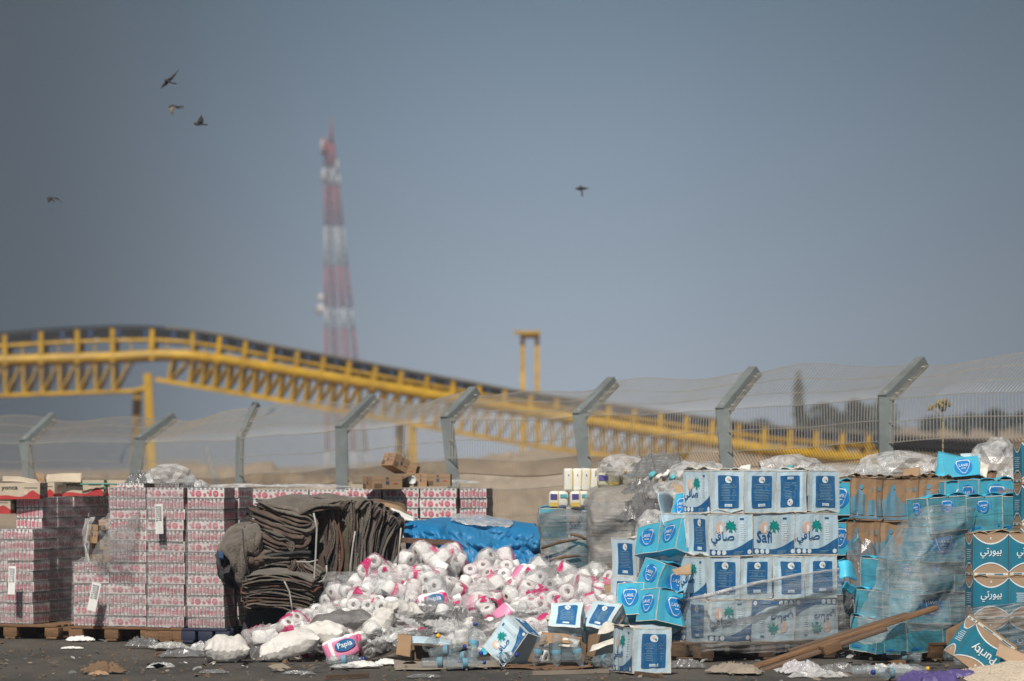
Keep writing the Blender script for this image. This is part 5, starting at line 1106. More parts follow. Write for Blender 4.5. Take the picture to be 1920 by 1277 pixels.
# packs one can pick out in the photo
drop(protos, used, 0, 706, .10, .05, (0, 0, 8), LOOK[0]); drop(protos, used, 1, 676, .25, .05, (10, -8, 20), LOOK[1]); drop(protos, used, 1, 690, .50, .06, (-8, 4, -10), LOOK[1])
drop(protos, used, 5, 822, .12, .07, (80, -40, 12), LOOK[5]); drop(protos, used, 4, 694, .30, .09, (70, -25, 10), LOOK[4]); drop(protos, used, 4, 734, .36, .10, (75, 28, -12), LOOK[4])
drop(protos, used, 3, 1030, .46, .07, (-10, -24, 14), LOOK[3], 1.15); drop(protos, used, 3, 1012, .70, .05, (-30, -12, 8), LOOK[3]); drop(protos, used, 2, 1092, .12, .06, (60, 10, 20), LOOK[2]); drop(protos, used, 4, 1128, .08, .06, (75, -8, -10), LOOK[4])
for i, px, t, rot, look in ((0, 812, .52, (-14, -14, -8), 'magenta printed roll pack with a dark oval logo'), (1, 902, .46, (-18, 14, 16), 'magenta and white roll pack with dark logo'), (2, 640, .95, (-6, -18, 6), 'pink-violet roll pack with a dark oval logo'), (2, 1128, .48, (-20, 8, -14), 'light pink roll pack half hidden by pale cartons'), (1, 985, .20, (-25, 38, 10), 'magenta-ended tilted roll pack'), (0, 950, .62, (40, 30, 70), 'magenta roll pack standing on edge')):
    drop(pinks, pused, i, px, t, .07, rot, look, 1.0)
rows = [(.02, 24), (.14, 25), (.27, 26), (.40, 27), (.53, 26), (.66, 24), (.79, 18)]
for t, n in rows:
    for i in range(n):
        px = (660 if t < .1 else 625 if t < .3 else 560 if t < .5 else 500)+((1165 if t < .5 else 1150)-(660 if t < .1 else 625 if t < .3 else 560 if t < .5 else 500))*(i+rh.uniform(.1, .9))/n; tt = min(.93, max(0, t+rh.uniform(-.06, .06)))
        if 590 < px < 780 and tt > .45 and rh.random() < .75: continue
        q = rh.random(); rot = (rh.uniform(-70, 90), rh.uniform(-50, 50), rh.uniform(-180, 180))
        if tt > .6 and px > 700: q = q*.5+.5 if rh.random() < .6 else q
        if q < .60:
            k = rh.choice([0, 0, 1, 1, 4, 5, 2, 3, 6, 6]); drop(protos, used, k, px, tt, rh.uniform(.0, .07), rot, LOOK[k], rh.uniform(.95, 1.14))
        elif q < .82:
            o = put('toilet_roll', ROLL if rh.random() < .7 else ROLL2, heap(px, tt, rh.uniform(.02, .07)), tuple(R(a) for a in rot)); heapitems.append((o, 'loose white roll', px, tt, 'toilet roll', 'loose toilet rolls in the heap'))
        else:
            dark = tt > .6 and rh.random() < .6; s_ = rh.uniform(.10, .19); v, f = sheetlump(s_, s_*.8, rh.uniform(.05, .11), rh.randint(0, 999), 14); mb = MB(); mb.add(v, f, 0, False)
            o = put('plastic_scrap', mb.mesh('plastic_scrap', ['darkfilm' if dark else 'scrapfilm' if rh.random() < .7 else 'packpink']), heap(px, tt, .02), (R(rh.uniform(-10, 40)), R(rh.uniform(-30, 30)), R(rot[2]))); heapitems.append((o, 'dark torn film' if dark else 'crumpled clear film', px, tt, 'plastic', 'torn plastic film in the heap'))
# small white bits spilling to the left foot
for i in range(16):
    px = rh.uniform(478, 640); tt = rh.uniform(.05, .75); o = put('toilet_roll', ROLL if i % 3 else ROLL2, heap(px, tt, .04), tuple(R(rh.uniform(-90, 90)) for _ in range(3))); heapitems.append((o, 'loose white roll', px, tt, 'toilet roll', 'loose toilet rolls in the heap'))
for i in range(14):
    px = rh.uniform(480, 660); tt = rh.uniform(.2, .95); s_ = rh.uniform(.10, .2); v, f = sheetlump(s_, s_*.7, rh.uniform(.05, .1), rh.randint(0, 999), 14); mb = MB(); mb.add(v, f, 0, False)
    o = put('plastic_scrap', mb.mesh('plastic_scrap', ['scrapfilm' if i % 3 else 'packpink']), heap(px, tt, .03), (0, R(rh.uniform(-20, 20)), R(rh.uniform(0, 360)))); heapitems.append((o, 'crumpled clear film', px, tt, 'plastic', 'torn plastic film in the heap'))
for i in range(34):
    px = rh.uniform(690, 1010); tt = rh.uniform(.48, .92); s_ = rh.uniform(.10, .2); v, f = sheetlump(s_, s_*.7, rh.uniform(.05, .12), rh.randint(0, 999), 14); mb = MB(); mb.add(v, f, 0, False); dk = i % 2
    o = put('plastic_scrap', mb.mesh('plastic_scrap', ['darkfilm' if dk else 'scrapfilm']), heap(px, tt, .05), (R(rh.uniform(0, 40)), R(rh.uniform(-20, 20)), R(rh.uniform(0, 360)))); heapitems.append((o, 'dark torn film' if dk else 'crumpled clear film', px, tt, 'plastic', 'torn plastic film in the heap'))
zones = (('at the left foot of the heap', lambda x, t: x < 640), ('along the top of the heap', lambda x, t: t < .17), ('on the upper slope left of centre', lambda x, t: t < .45 and x < 860), ('on the upper slope right of centre', lambda x, t: t < .45), ('on the lower slope left of centre', lambda x, t: x < 860), ('on the lower slope right of centre', lambda x, t: True))
bins = {}
for it in heapitems:
    z = next(n for n, fn in zones if fn(it[2], it[3])); bins.setdefault((it[1], z), []).append(it)
for (look, z), its in bins.items():
    its.sort(key=lambda q: q[2])
    for i, (o, l, px, t, cat, grp) in enumerate(its):
        tag(o, look+' '+z if len(its) == 1 else '%s %s, %s from left' % (look, z, nth(i)), cat, grp)
flap_piece([[(1132, 1096, 35.4), (1166, 1092, 35.5)], [(1136, 1112, 35.2), (1166, 1112, 35.3)], [(1138, 1124, 35.1), (1164, 1126, 35.2)]], .01, 'card', 'plain brown cardboard sheet at the right end of the heap')
# ---------------------------------------------------------------- bottles
def make_bottle(cap):
    root = put('water_bottle', None); mb = MB(); P = [(.0, 0), (.034, .002), (.041, .012)]
    for k in range(6): P += [(.041, .03+.022*k), (.0385, .037+.022*k)]
    P += [(.041, .165), (.041, .20), (.036, .225), (.022, .255), (.014, .272), (.014, .285)]
    mb.lathe(P, 16); mb.build('bottle_body', ['pet'], root)
    mb = MB(); mb.lathe([(0, .283), (.017, .283), (.0175, .302), (.015, .305), (0, .305)], 12); mb.build('cap', [cap], root)
    mb = MB(); mb.lathe([(.0405, .125), (.0415, .128), (.0415, .158), (.0405, .161)], 16); mb.build('paper_label', ['skyink' if cap == 'bottlecap' else 'clearfilm'], root)
    return root
BOT = [make_bottle('bottlecap'), make_bottle('yellowcap')]; bused = [False, False]
def bottle(px, py, Y, rot, lab, k=0, sc=1.0):
    o = BOT[k] if not bused[k] else copy_tree(BOT[k]); bused[k] = True
    o.location = W(px, py, Y); o.rotation_euler = tuple(R(a) for a in rot); o.scale = (sc,)*3; return tag(o, lab, 'bottle', 'empty water bottles on the ground')
# ---------------------------------------------------------------- torn pale cartons spilling bottles
CG = 'torn pale blue cartons in front of the heap'
box_at(safi_box(71, True, False, .014, .02), 962, 1206, 33.0, -12, 'torn pale blue carton tipped on its corner in front of the heap', CG, roll=-52, pitch=-24, mid=.338, sc=.82)
box_at(safi_box(72, False, False, .012), 1064, 1184, 33.1, 82, 'pale blue carton on its side with bottles spilling under its torn lid', CG, roll=52, pitch=0, mid=.338, sc=.84)
box_at(safi_box(73, True, False, .014, .02), 1136, 1178, 33.3, 70, 'crumpled pale blue carton half behind the lone standing carton', CG, roll=42, pitch=10, mid=.338, sc=.84)
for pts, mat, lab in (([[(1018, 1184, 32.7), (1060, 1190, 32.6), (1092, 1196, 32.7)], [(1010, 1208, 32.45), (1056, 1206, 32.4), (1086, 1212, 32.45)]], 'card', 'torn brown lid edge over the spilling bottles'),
                      ([[(1004, 1206, 32.6), (1020, 1200, 32.5)], [(990, 1240, 32.5), (1010, 1243, 32.4)]], 'carddark', 'shaded brown side flap left of the spilling bottles'),  # flap's shade put into the colour with the dark card
                      ([[(1086, 1200, 32.6), (1098, 1210, 32.6)], [(1082, 1240, 32.45), (1096, 1242, 32.5)]], 'carddark', 'shaded brown side flap right of the spilling bottles'),  # dark card paints the shade on this side too
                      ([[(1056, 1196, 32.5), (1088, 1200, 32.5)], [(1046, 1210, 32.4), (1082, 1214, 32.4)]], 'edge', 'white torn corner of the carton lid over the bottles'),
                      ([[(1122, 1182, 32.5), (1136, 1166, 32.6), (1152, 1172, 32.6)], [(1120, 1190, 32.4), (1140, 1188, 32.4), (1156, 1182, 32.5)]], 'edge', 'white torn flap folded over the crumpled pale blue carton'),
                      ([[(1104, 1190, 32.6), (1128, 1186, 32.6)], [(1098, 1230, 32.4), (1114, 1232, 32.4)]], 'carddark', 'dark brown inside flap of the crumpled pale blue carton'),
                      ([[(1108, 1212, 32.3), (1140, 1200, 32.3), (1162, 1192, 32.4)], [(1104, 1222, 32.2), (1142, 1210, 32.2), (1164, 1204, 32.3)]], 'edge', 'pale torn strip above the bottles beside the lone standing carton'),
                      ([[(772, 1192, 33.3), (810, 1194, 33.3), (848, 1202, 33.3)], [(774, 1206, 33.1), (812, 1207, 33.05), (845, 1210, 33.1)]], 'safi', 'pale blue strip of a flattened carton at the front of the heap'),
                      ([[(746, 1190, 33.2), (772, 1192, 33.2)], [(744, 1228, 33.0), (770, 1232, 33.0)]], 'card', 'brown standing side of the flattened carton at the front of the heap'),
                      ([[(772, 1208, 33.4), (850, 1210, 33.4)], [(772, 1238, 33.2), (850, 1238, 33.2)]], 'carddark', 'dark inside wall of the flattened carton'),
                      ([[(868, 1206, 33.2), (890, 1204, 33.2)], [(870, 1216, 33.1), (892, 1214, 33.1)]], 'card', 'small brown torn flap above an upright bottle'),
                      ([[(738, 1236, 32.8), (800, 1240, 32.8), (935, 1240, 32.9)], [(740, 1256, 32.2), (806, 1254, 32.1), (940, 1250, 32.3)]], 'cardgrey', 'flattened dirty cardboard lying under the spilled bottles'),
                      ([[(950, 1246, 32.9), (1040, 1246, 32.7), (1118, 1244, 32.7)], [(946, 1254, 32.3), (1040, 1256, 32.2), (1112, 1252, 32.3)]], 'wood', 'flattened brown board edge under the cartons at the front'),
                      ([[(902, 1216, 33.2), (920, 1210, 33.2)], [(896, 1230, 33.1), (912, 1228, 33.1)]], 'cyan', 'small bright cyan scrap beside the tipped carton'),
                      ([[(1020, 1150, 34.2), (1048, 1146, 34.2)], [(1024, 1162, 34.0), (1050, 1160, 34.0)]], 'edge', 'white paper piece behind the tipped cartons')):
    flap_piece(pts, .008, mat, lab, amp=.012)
for px, py, Y, rot, lab in ((1018, 1240, 32.3, (62, 14, 0), 'bottle neck-down at the left under the torn lid'), (1044, 1240, 32.25, (60, 0, 8), 'bottle in the middle under the torn lid'), (1072, 1240, 32.2, (58, -18, 0), 'bottle at the right under the torn lid')):
    o = bottle(px, py, Y, (rot[0]+120, rot[1], rot[2]), lab, 0, .95); o.location += Vector((0, .12, .2))
for px, py, Y, rot, lab in ((1116, 1240, 32.2, (80, 35, 30), 'bottle lying in the crumpled pale blue carton, left'), (1136, 1243, 32.0, (88, 0, 150), 'bottle lying cap forward beside the lone standing carton'), (1150, 1228, 32.3, (84, 0, 60), 'bottle lying just left of the lone standing carton, upper one'),
                            (806, 1226, 32.8, (78, 0, 70), 'bottle lying uppermost in the flattened carton'), (790, 1244, 32.2, (86, 0, 84), 'bottle lying along the front edge of the flattened cardboard, left'), (836, 1246, 32.1, (87, 0, 100), 'bottle lying along the front edge of the flattened cardboard, right'), (842, 1236, 32.6, (80, 0, 58), 'bottle slanting down to the right on the flattened cardboard'),
                            (884, 1240, 32.6, (-18, 6, 0), 'bottle standing almost upright beside the flattened carton'), (924, 1238, 32.7, (80, 0, 40), 'bottle half hidden left of the tipped carton'), (800, 1214, 33.1, (70, 0, 20), 'bottle in the dark inside of the flattened carton'), (612, 1240, 33.2, (86, 0, 80), 'bottle with a blue cap lying left of the pink-violet pack')):
    bottle(px, py, Y, rot, lab, 0 if px != 800 else 1)
# ================================================================ FILM WRAPS, LOOSE PLASTIC, LITTER
def wrap(rows, mat, lab, amp=.010, nu=60, nv=40, fold=None, group=None, fs=9):
    return drape(rows, 0, mat, lab, 'stretch_film', 'stretch film', group, amp, fs, nu, nv, fold)
wr = lambda s: (lambda u, v: Vector((0, -.012*abs(math.sin(v*31+u*7+s))-.008*math.sin(u*23+v*11), 0)))
wrap([[(1246, 1128, 34.25), (1290, 1124, 33.75), (1327, 1118, 33.38), (1400, 1098, 33.55), (1500, 1078, 33.85), (1592, 1066, 34.1)],
      [(1241, 1150, 34.25), (1288, 1152, 33.72), (1327, 1148, 33.36), (1400, 1140, 33.52), (1500, 1126, 33.82), (1594, 1118, 34.08)],
      [(1243, 1190, 34.25), (1290, 1192, 33.72), (1327, 1192, 33.36), (1410, 1188, 33.54), (1500, 1182, 33.82), (1594, 1174, 34.08)],
      [(1252, 1222, 34.25), (1296, 1228, 33.74), (1327, 1222, 33.40), (1410, 1224, 33.56), (1500, 1222, 33.84), (1590, 1216, 34.1)]], 'wrapfilm', 'cloudy grey stretch film around the lower half of the pale blue pallet', .010, 90, 40, wr(0))
mb = MB(); mb.tube([W(x, y, Y-.03) for x, y, Y in ((1246, 1128, 34.25), (1290, 1124, 33.75), (1327, 1117, 33.38), (1400, 1097, 33.55), (1500, 1077, 33.85), (1592, 1065, 34.1))], [.010, .014, .018, .016, .012, .008], 6); place(mb, 'twisted_film', ['scrapfilm'])
tag(S.collection.objects[-1], 'rolled upper edge of the film around the pale blue pallet', 'stretch film')
wrap([[(1680, 985, 34.0), (1714, 958, 33.55), (1748, 948, 33.28), (1790, 950, 33.5), (1826, 952, 33.75)],
      [(1658, 1030, 33.85), (1698, 1018, 33.4), (1740, 1010, 33.22), (1790, 1008, 33.45), (1826, 1006, 33.7)],
      [(1636, 1090, 33.65), (1678, 1082, 33.25), (1722, 1070, 33.12), (1785, 1066, 33.4), (1826, 1066, 33.65)],
      [(1616, 1150, 33.5), (1662, 1150, 33.15), (1706, 1140, 33.05), (1780, 1130, 33.36), (1826, 1124, 33.6)],
      [(1604, 1204, 33.4), (1648, 1206, 33.1), (1696, 1190, 33.05), (1775, 1176, 33.36), (1822, 1166, 33.6)]], 'tentfilm', 'loose cloudy film tented over the leaning cyan stack', .018, 70, 70, lambda u, v: Vector((.02*math.sin(v*15+u*8), -.03*abs(math.sin(u*9+v*4)), 0)))
wrap([[(1800, 1134, 33.1), (1821, 1136, 32.48), (1878, 1133, 32.52), (1932, 1130, 32.6)], [(1800, 1170, 33.1), (1820, 1172, 32.46), (1878, 1172, 32.5), (1932, 1170, 32.6)], [(1802, 1230, 33.1), (1821, 1236, 32.5), (1878, 1236, 32.54), (1932, 1234, 32.6)]], 'greyfilm', 'grey stretch film around the bottom of the right-hand kraft stack', .010, 40, 40, wr(2))
# film over the tins
def tinwrap(c, a0, a1, z0, z1, mat, lab, seed, side=0):
    mb = MB(); o = c-r2*a0-d2*.018-Vector((0, 0, .13))
    def f(u, v):
        k = u*(a1-a0); zz = z0+(z1-z0)*v; p = o-r2*k*1.0+Vector((0, 0, zz)); w_ = nz(p, 5, seed)*.010
        p = p+w_-d2*(.008*abs(math.sin(v*37+u*5))+.010*abs(n1((u*3, v*5, 0), 2, seed)))
        p.z += .03*n1((u*6, v*9, 1), 1, seed)*(1 if v in (0, 1) else .4); return p
    mb.grid(f, 26, 46); return tag(place(mb, 'stretch_film', [mat]), lab, 'stretch film', 'clear film around the tin stacks')
wraps_t = [(base_pt(62, 1170, .13), 0, .75, .14, .95, 'low stack at the left edge'), (c3, 0, .34, .14, 1.33, 'right column of the broken-corner stack'), (c3, .34, .69, .14, .72, 'left column of the broken-corner stack'), (c4, 0, .345, .14, 1.33, 'narrow tin stack'), (c5, 0, .345, .14, 1.22, 'tin stack touching the blankets')]
for i, (c, a0, a1, z0, z1, nm) in enumerate(wraps_t): tinwrap(c, a0, a1, z0, z1, 'tinfilm', 'clear stretch film over the front of the '+nm, i)
drape([[(222, 960, 37.4), (246, 968, 37.3), (262, 950, 37.25)], [(190, 1010, 37.4), (225, 1020, 37.2), (250, 1010, 37.15)], [(170, 1050, 37.45), (196, 1046, 37.25), (240, 1052, 37.12)], [(180, 1085, 37.45), (205, 1080, 37.3), (250, 1078, 37.15)]], 0, 'wrapfilm', 'torn sheet of grey film sagging diagonally from the broken corner', 'plastic_sheet', 'plastic', None, .03, 8, 36, 36)
drape([[(158, 975, 37.8), (168, 968, 37.7), (178, 970, 37.7)], [(154, 1005, 37.7), (160, 1004, 37.55), (168, 1004, 37.6)], [(160, 1040, 37.6), (164, 1038, 37.45), (170, 1036, 37.5)], [(158, 1068, 37.5), (164, 1070, 37.4), (170, 1066, 37.42)]], 0, 'scrapfilm', 'bright strand of twisted film hanging left of the broken corner', 'plastic_sheet', 'plastic', None, .02, 9, 16, 36)
drape([[(186, 974, 37.7), (206, 960, 37.6), (224, 972, 37.5)], [(184, 1000, 37.6), (206, 990, 37.45), (226, 1000, 37.4)], [(190, 1022, 37.6), (210, 1014, 37.5), (226, 1016, 37.5)]], 0, 'clearfilm', 'billowing clear film above the boxes in the broken corner', 'plastic_sheet', 'plastic', None, .03, 9, 24, 24)
mb = MB(); oo = c2+r2*.03-Vector((0, 0, .13))
def sidef(u, v):
    p = oo+d2*(1.9*u)+Vector((0, 0, .14+1.12*v)); q = nz(p, 5, 9)*.012; p = p+q+r2*(.012*abs(math.sin(v*29+u*9))); return p
mb.grid(sidef, 40, 40); tag(place(mb, 'stretch_film', ['tinfilm']), 'clear film over the shaded side of the tall far-left stack', 'stretch film', 'clear film around the tin stacks')
# loose plastic on the tops: (px, py base, Y, size, material, label, kind)
rp = random.Random(9)
TOPS = [(262, 911, 37.6, (.12, .12, .11), 'darkfilm', 'grey crumpled film bag on the broken-corner stack'), (318, 905, 37.4, (.22, .16, .10), 'scrapfilm', 'clear crumpled film over the packs on the narrow tin stack'), (365, 915, 37.5, (.12, .1, .07), 'scrapfilm', 'small film scrap at the right end on the narrow tin stack'),
        (520, 914, 39.6, (.7, .2, .035), 'scrapfilm', 'long flat film sheet along the top of the back row'), (800, 906, 40.6, (.5, .2, .04), 'scrapfilm', 'film sheet along the right top of the back row'),
        (1170, 892, 38.1, (.28, .2, .12), 'scrapfilm', 'whitish film on top of the soft packs'), (1240, 905, 37.6, (.26, .22, .22), 'greyfilm', 'big wad of grey plastic with white strips beside the soft packs'), (1290, 905, 37.4, (.16, .14, .12), 'scrapfilm', 'pale plastic wad right of the big grey one'),
        (1212, 930, 37.2, (.2, .16, .12), 'darkfilm', 'dark torn plastic under the big grey wad'), (1262, 935, 37.0, (.2, .16, .10), 'scrapfilm', 'pale plastic heap behind the torn carton flap'), (1205, 985, 35.6, (.17, .14, .22), 'darkfilm', 'black shiny film hanging left of the tilted cyan cartons'), (1222, 1008, 35.2, (.13, .1, .14), 'scrapfilm', 'crumpled white film above the dusty-topped pale carton'),
        (1262, 975, 35.2, (.10, .1, .12), 'darkfilm', 'dark film stuffed between the tilted cyan cartons'), (1328, 893, 36.6, (.16, .12, .08), 'scrapfilm', 'white plastic bundle with a cyan end left on the pale blue stack'), (1372, 898, 36.4, (.3, .14, .06), 'clearfilm', 'clear crushed bottles on the pale blue stack'),
        (1482, 892, 36.7, (.27, .16, .115), 'scrapfilm', 'long white plastic bundle on the pale blue stack'), (1540, 898, 36.6, (.2, .14, .09), 'scrapfilm', 'clear plastic heap right of the long white bundle'), (1585, 900, 36.5, (.25, .15, .09), 'clearfilm', 'clear plastic heap left of the tallest fence post'),
        (1632, 896, 37.0, (.2, .15, .10), 'scrapfilm', 'plastic heap in front of the foot of the tallest fence post'), (1690, 886, 37.2, (.3, .2, .12), 'scrapfilm', 'clear bottle packs on the brown stack behind the cardboard piece'), (1742, 893, 36.8, (.14, .1, .12), 'scrapfilm', 'white plastic just left of the big cyan flap'),
        (1872, 882, 36.6, (.2, .18, .17), 'scrapfilm', 'silvery clear plastic bundle at the right behind the cyan flap'), (1895, 905, 36.0, (.12, .1, .12), 'scrapfilm', 'white plastic bundle beside the high kraft cartons'), (1846, 895, 36.4, (.14, .12, .07), 'clearfilm', 'clear plastic between the cyan flap and the silvery bundle'),
        (1880, 935, 35.3, (.16, .12, .07), 'darkfilm', 'grey film over the cyan carton behind the leaning stack'), (1614, 1120, 34.6, (.12, .12, .3), 'darkfilm', 'dark plastic stuffed in the gap right of the pale blue stack'), (1600, 1180, 34.3, (.14, .12, .22), 'darkfilm', 'dark torn film low in the gap right of the pale blue stack'),
        (1030, 1092, 36.6, (.2, .16, .1), 'sackgrey', 'grey torn sack at the foot of the grey wrapped pallet'), (1080, 1100, 36.3, (.18, .15, .08), 'scrapfilm', 'pale film at the foot of the thick film bale'), (1118, 1088, 36.8, (.1, .1, .1), 'scrapfilm', 'whitish film stump at the foot of the thick film bale')]
for i, (px, py, Y, d, m, lab) in enumerate(TOPS):
    if d[2] < .05: thing_lump('plastic_sheet', px, py, Y, d, m, lab, 'plastic', i+3, (0, 0, rp.uniform(-8, 8)), None, sheetlump)
    elif i % 2: thing_lump('plastic_bundle', px, py, Y, d, m, lab, 'plastic', i+3, (0, 0, rp.uniform(0, 180)), None, lump, amp=.28, fs=2.2, sub=3)
    else: thing_lump('plastic_bundle', px, py, Y, (d[0], d[1], d[2]*1.25), m, lab, 'plastic', i+3, (0, 0, rp.uniform(-30, 30)), None, sheetlump, n=26)
for i, (px, py) in enumerate(((1224, 892), (1236, 896), (1250, 890), (1262, 896), (1274, 893), (1212, 902), (1480, 880), (1500, 882), (1465, 884), (1330, 882))):
    Y = 37.3 if px < 1300 else 36.45; mb = patch([[(px-9, py+10, Y+.1), (px-6, py-2, Y), (px+3, py-9, Y+.12)], [(px-3, py+12, Y+.06), (px+2, py, Y-.06), (px+10, py-6, Y+.1)]], 10, 5, .008, .012, 12, px)
    tag(place(mb, 'folded_nappy', ['paper' if i % 3 else 'aqua']), ('white' if i % 3 else 'aqua')+' folded strip in the plastic on top, %s from the left' % nth(sorted([1224, 1236, 1250, 1262, 1274, 1212, 1480, 1500, 1465, 1330]).index(px)), 'nappy', 'folded strips in the plastic')
flap_piece([[(1388, 874, 37.4), (1408, 872, 37.4)], [(1380, 886, 37.2), (1404, 888, 37.2)]], .015, 'paper', 'white folded paper lying on cardboard before the fence post')
flap_piece([[(1345, 880, 37.8), (1425, 880, 37.8)], [(1345, 898, 37.7), (1425, 898, 37.7)]], .02, 'card', 'low brown cardboard panel before the fence post right of the pale stack')
flap_piece([[(1500, 884, 38.2), (1570, 884, 38.2)], [(1500, 898, 38.1), (1570, 898, 38.1)]], .02, 'cardgrey', 'grey-brown cardboard panel behind the long white bundle')
for i, (px, py) in enumerate(((1440, 901), (1478, 899), (1492, 900), (1410, 902))):
    o = bottle(px, py, 34.6, (-90, 0, rp.uniform(-15, 15)), 'bottle lying bottom-first on top of the pale blue stack, %s from the left' % nth(sorted([1440, 1478, 1492, 1410]).index(px))); o.location.z += .02
# hidden ground of the heaps behind the stacks
mb = MB()
hp = [(1180, 1010), (1215, 985), (1260, 960), (1310, 915), (1420, 905), (1560, 905), (1700, 905), (1800, 915), (1960, 915)]
def hg(u, v):
    px = 1180+u*780; t = lerp_tab(hp, px); Y = 36.6+1.8*v
    if v < .5: p = W(px, t, 37.5); k = v*2; z = p.z*(k**.35); return Vector(((px-960)*Y/F, Y, z+.05*n1((u*20, v*8, 0), 1, 4)))
    p = W(px, t, 37.5); k = (v-.5)*2; return Vector(((px-960)*Y/F, Y, p.z*(1-k**3)+.05*n1((u*20, v*8, 0), 1, 4)))
mb.grid(hg, 80, 24); tag(mb.build('rubbish_mound', ['rubble']), kind='stuff')
# ---------------------------------------------------------------- litter on the asphalt
LIT = [(270, 1214, (.15, .12, .10), 'darkfilm', 'grey crumpled film on the asphalt below the narrow pallet'), (318, 1216, (.16, .10, .06), 'scrapfilm', 'pale film trailing right of the grey crumpled film'), (345, 1232, (.2, .14, .07), 'darkfilm', 'flat dark film left of the plump white sack'), (385, 1222, (.14, .12, .09), 'scrapfilm', 'clear crumpled film left of the plump white sack'),
       (480, 1240, (.10, .10, .13), 'darkfilm', 'dark film bag between the plump and the long white sack'), (302, 1252, (.10, .06, .045), 'scrapfilm', 'small pale film scrap on the open asphalt at left'), (760, 1222, (.15, .12, .07), 'darkfilm', 'dark film lying before the flattened carton'), (680, 1250, (.13, .1, .05), 'paper', 'white rag on the asphalt left of the flattened cardboard'), (648, 1252, (.1, .1, .035), 'scrapfilm', 'pale film scrap below the pink-violet pack'),
       (726, 1246, (.09, .08, .05), 'paper', 'white torn paper at the left end of the flattened cardboard'), (1285, 1252, (.14, .1, .07), 'darkfilm', 'grey film under the left end of the pale pallet'), (1376, 1262, (.20, .12, .085), 'cardgrey', 'crumpled cardboard in front of the pale pallet'), (1395, 1264, (.12, .10, .06), 'cardgrey', 'small cardboard wad at the foot of the long slanting plank'),
       (1500, 1262, (.15, .12, .10), 'silver', 'crumpled silvery wrapper with a pink end below the planks'), (1524, 1257, (.05, .05, .05), 'magenta', 'pink torn wrapper end beside the silvery one'), (1535, 1270, (.2, .14, .06), 'scrapfilm', 'flat grey plastic right of the silvery wrapper'), (1596, 1262, (.26, .14, .08), 'darkfilm', 'grey film pile under the right end of the planks'),
       (1626, 1232, (.12, .1, .22), 'darkfilm', 'dark shiny film leaning under the planks'), (1668, 1262, (.22, .12, .08), 'scrapfilm', 'clear plastic pile below the leaning cyan stack'), (1700, 1262, (.16, .1, .05), 'cardgrey', 'dirty cardboard under the bottles at right'), (1714, 1222, (.10, .1, .13), 'scrapfilm', 'crumpled clear wrapper below the leaning cyan stack'),
       (1740, 1282, (.20, .15, .10), 'violet', 'purple cloth lying on the ground at the lower right'), (1790, 1272, (.18, .1, .07), 'violet', 'end of purple cloth reaching towards the spilled grain'), (560, 1264, (.12, .05, .03), 'darkfilm', 'dark film strip low in the middle of the asphalt'), (196, 1262, (.15, .10, .09), 'carddark', 'dark torn cardboard lying on the open asphalt at left'), (185, 1266, (.07, .05, .035), 'card', 'light cardboard scrap beside the dark one at left'), (135, 1216, (.09, .05, .02), 'paper', 'white flat scrap before the left pallets'), (400, 1262, (.11, .05, .03), 'darkfilm', 'grey film scrap below the plump sack'), (795, 1270, (.12, .06, .03), 'darkfilm', 'dark film scrap below the flattened cardboard'),
       (150, 1202, (.12, .07, .05), 'paper', 'white crushed sheet under the left pallets'), (320, 1196, (.06, .04, .05), 'paper', 'white crushed box under the narrow pallet'), (452, 1196, (.10, .1, .10), 'scrapfilm', 'film spilling from the foot of the blanket bundle'), (470, 1178, (.10, .1, .16), 'darkfilm', 'torn film below the small lower bale')]
film('silver', (.55, .54, .56), (.75, .98), .12, 20)
for i, (px, py, d, m, lab) in enumerate(LIT):
    nm = 'plastic_scrap' if 'film' in m or m == 'silver' else 'cloth' if m == 'violet' else 'cardboard_scrap' if 'card' in m else 'paper_scrap' if m == 'paper' else 'wrapper'
    thing_lump(nm, px, py, GY(py), d, m, lab, nm.split('_')[0] if nm != 'plastic_scrap' else 'plastic', i+60, (0, 0, rp.uniform(-25, 25)), None, sheetlump, n=24)
for i, (px, py, rot, k, lab) in enumerate(((1716, 1236, (84, 0, 78), 0, 'bottle with a blue cap lying below the leaning cyan stack, uppermost'), (1728, 1244, (86, 0, -84), 0, 'bottle pointing its cap left below the leaning cyan stack'), (1768, 1240, (86, 0, 96), 0, 'bottle lying just left of the tipped kraft carton'), (1788, 1248, (88, 0, 80), 0, 'bottle partly under the tipped kraft carton'), (1664, 1268, (88, 0, 86), 1, 'bottle with a yellow cap lying below the planks'), (1596, 1270, (88, 0, 74), 1, 'bottle with a yellow cap lying right of the silvery wrapper'), (1700, 1276, (86, 0, -60), 0, 'bottle lying just left of the purple cloth'), (1150, 1258, (88, 0, 50), 0, 'bottle lying at the foot of the lone standing carton'))):
    o = bottle(px, py, GY(py), rot, lab, k); o.location.z = .045
r = random.Random(4); mb = MB()
def rice(u, v):
    x = W(1790, 1270, 31.3).x+u*.9; y = 30.3+1.5*v; e = max(0, 1-abs(v*2-1)**2)*min(1, u*2.4); return Vector((x, y, .002+.10*e**.8*(1+.3*n1((u*5, v*5, 0), 1))+.012*n1((x, y, 0), 30)))
mb.grid(rice, 60, 50)
for _ in range(2600):
    u, v = r.random(), r.random(); p = rice(u, v)+Vector((r.uniform(-.02, .02), r.uniform(-.1, .1) if r.random() < .2 else 0, .004)); s_ = .007; a = r.uniform(0, 6)
    mb.add([p+Vector(q)*s_ for q in ((math.cos(a), math.sin(a), 0), (-math.sin(a)*.5, math.cos(a)*.5, .2), (-math.cos(a), -math.sin(a), 0), (math.sin(a)*.5, -math.cos(a)*.5, .5), (0, 0, .8))], [(0, 1, 4), (1, 2, 4), (2, 3, 4), (3, 0, 4)])
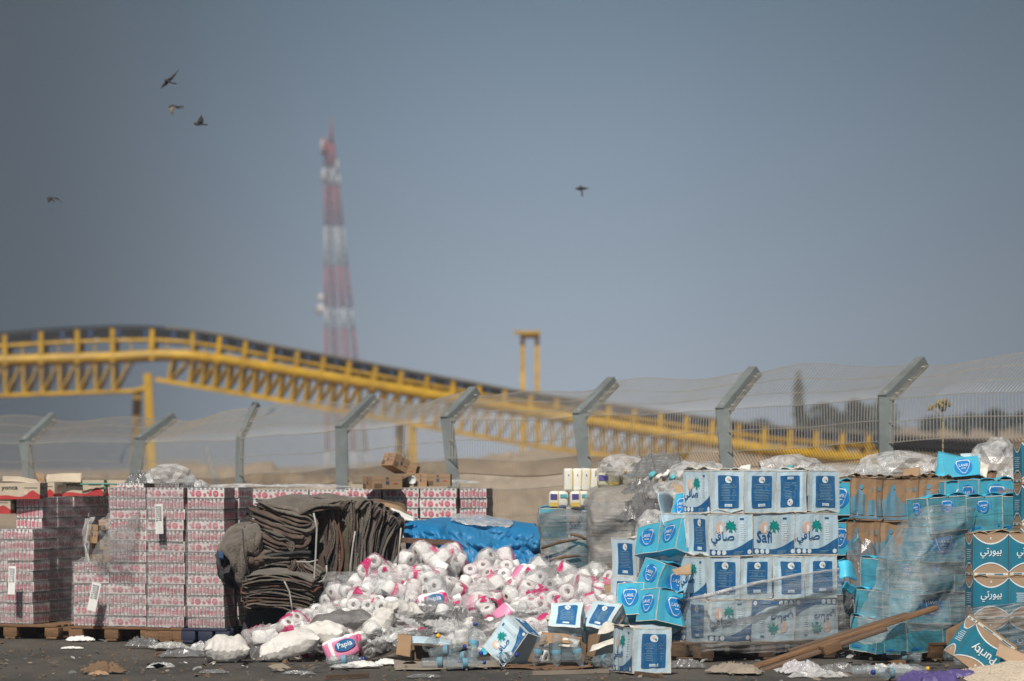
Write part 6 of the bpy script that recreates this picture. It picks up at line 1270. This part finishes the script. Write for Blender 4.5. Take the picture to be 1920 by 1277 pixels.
tag(mb.build('spilled_grain', ['rice']), kind='stuff')
def litter(name, n, mats, smin, smax, seed, ylo, yhi, paper=True):
    r = random.Random(seed); mb = MB()
    for _ in range(n):
        py = ylo+(yhi-ylo)*r.random(); px = r.uniform(-30, 1950); p = W(px, py, GY(py)); p.z = .008; s_ = r.uniform(smin, smax)*(1 if r.random() < .85 else 2); E = Euler((r.uniform(-.4, .4), r.uniform(-.4, .4), r.uniform(0, 6))).to_matrix(); m = r.randrange(len(mats))
        if paper:
            a = r.uniform(.3, 1); mb.add([p+E @ Vector(q)*s_+Vector((0, 0, s_*.25)) for q in ((-1, -a, 0), (0, -a*.8, .3*r.random()), (1, -a*.7, 0), (1, a*.8, .1), (.1, a, .4*r.random()), (-.9, a*.7, 0))], [(0, 1, 4, 5), (1, 2, 3, 4)], m)
        else:
            mb.add([p+E @ Vector(q)*s_ for q in ((-1, -.7, -.3), (.8, -.8, -.3), (1, .7, -.3), (-.7, .9, -.3), (-.5, -.4, .5), (.5, -.3, .6), (.4, .5, .5), (-.4, .4, .6))], [(0, 1, 5, 4), (1, 2, 6, 5), (2, 3, 7, 6), (3, 0, 4, 7), (4, 5, 6, 7)], m)
    return tag(mb.build(name, mats), kind='stuff')
litter('small_litter', 260, ['paper', 'cardgrey', 'scrapfilm', 'carddark', 'darkfilm', 'cardgrey', 'rubble', 'carddark'], .006, .022, 1, 1192, 1285)
litter('small_litter', 150, ['scrapfilm', 'darkfilm', 'cardgrey', 'rubble', 'carddark'], .012, .04, 2, 1222, 1262)
litter('gravel', 900, ['rubble', 'rubble', 'carddark'], .004, .013, 3, 1190, 1290, False)
for i, (x0, y0, x1, y1, m, lab) in enumerate(((290, 1228, 330, 1226, 'wood', 'orange splinter of wood left of the plump white sack'), (70, 1192, 142, 1182, 'wood', 'pale slat leaning under the left pallets'), (1000, 1262, 1140, 1258, 'cardgrey', 'grey batten lying along the asphalt before the cartons'), (610, 1270, 690, 1266, 'woodgrey', 'thin stick lying at the bottom middle of the asphalt'), (1560, 1266, 1640, 1262, 'woodgrey', 'thin stick lying below the planks'), (455, 1232, 540, 1236, 'wood', 'flat board under the white sacks'), (1190, 1262, 1240, 1268, 'woodgrey', 'stick lying under the lone standing carton'))):
    mb = MB(); mb.bar(W(x0, y0, GY(y0+3)), W(x1, y1, GY(y1+3)), .03); tag(place(mb, 'wood_splinter', [m]), lab, 'wood')
# ---------------------------------------------------------------- air
HZD = .00062
mb = MB(); mb.box((0, 460, 43), (2400, 930, 110))
hz = mb.build('haze', ['paper']); hz.data.materials.clear()
m = bpy.data.materials.new('haze'); m.use_nodes = True; t = m.node_tree; t.nodes.clear()
o_ = t.nodes.new('ShaderNodeOutputMaterial'); v_ = t.nodes.new('ShaderNodeVolumePrincipled')
v_.inputs['Color'].default_value = (.60, .73, .90, 1); v_.inputs['Density'].default_value = HZD; v_.inputs['Anisotropy'].default_value = .2
t.links.new(v_.outputs[0], o_.inputs['Volume']); hz.data.materials.append(m); tag(hz, kind='stuff')
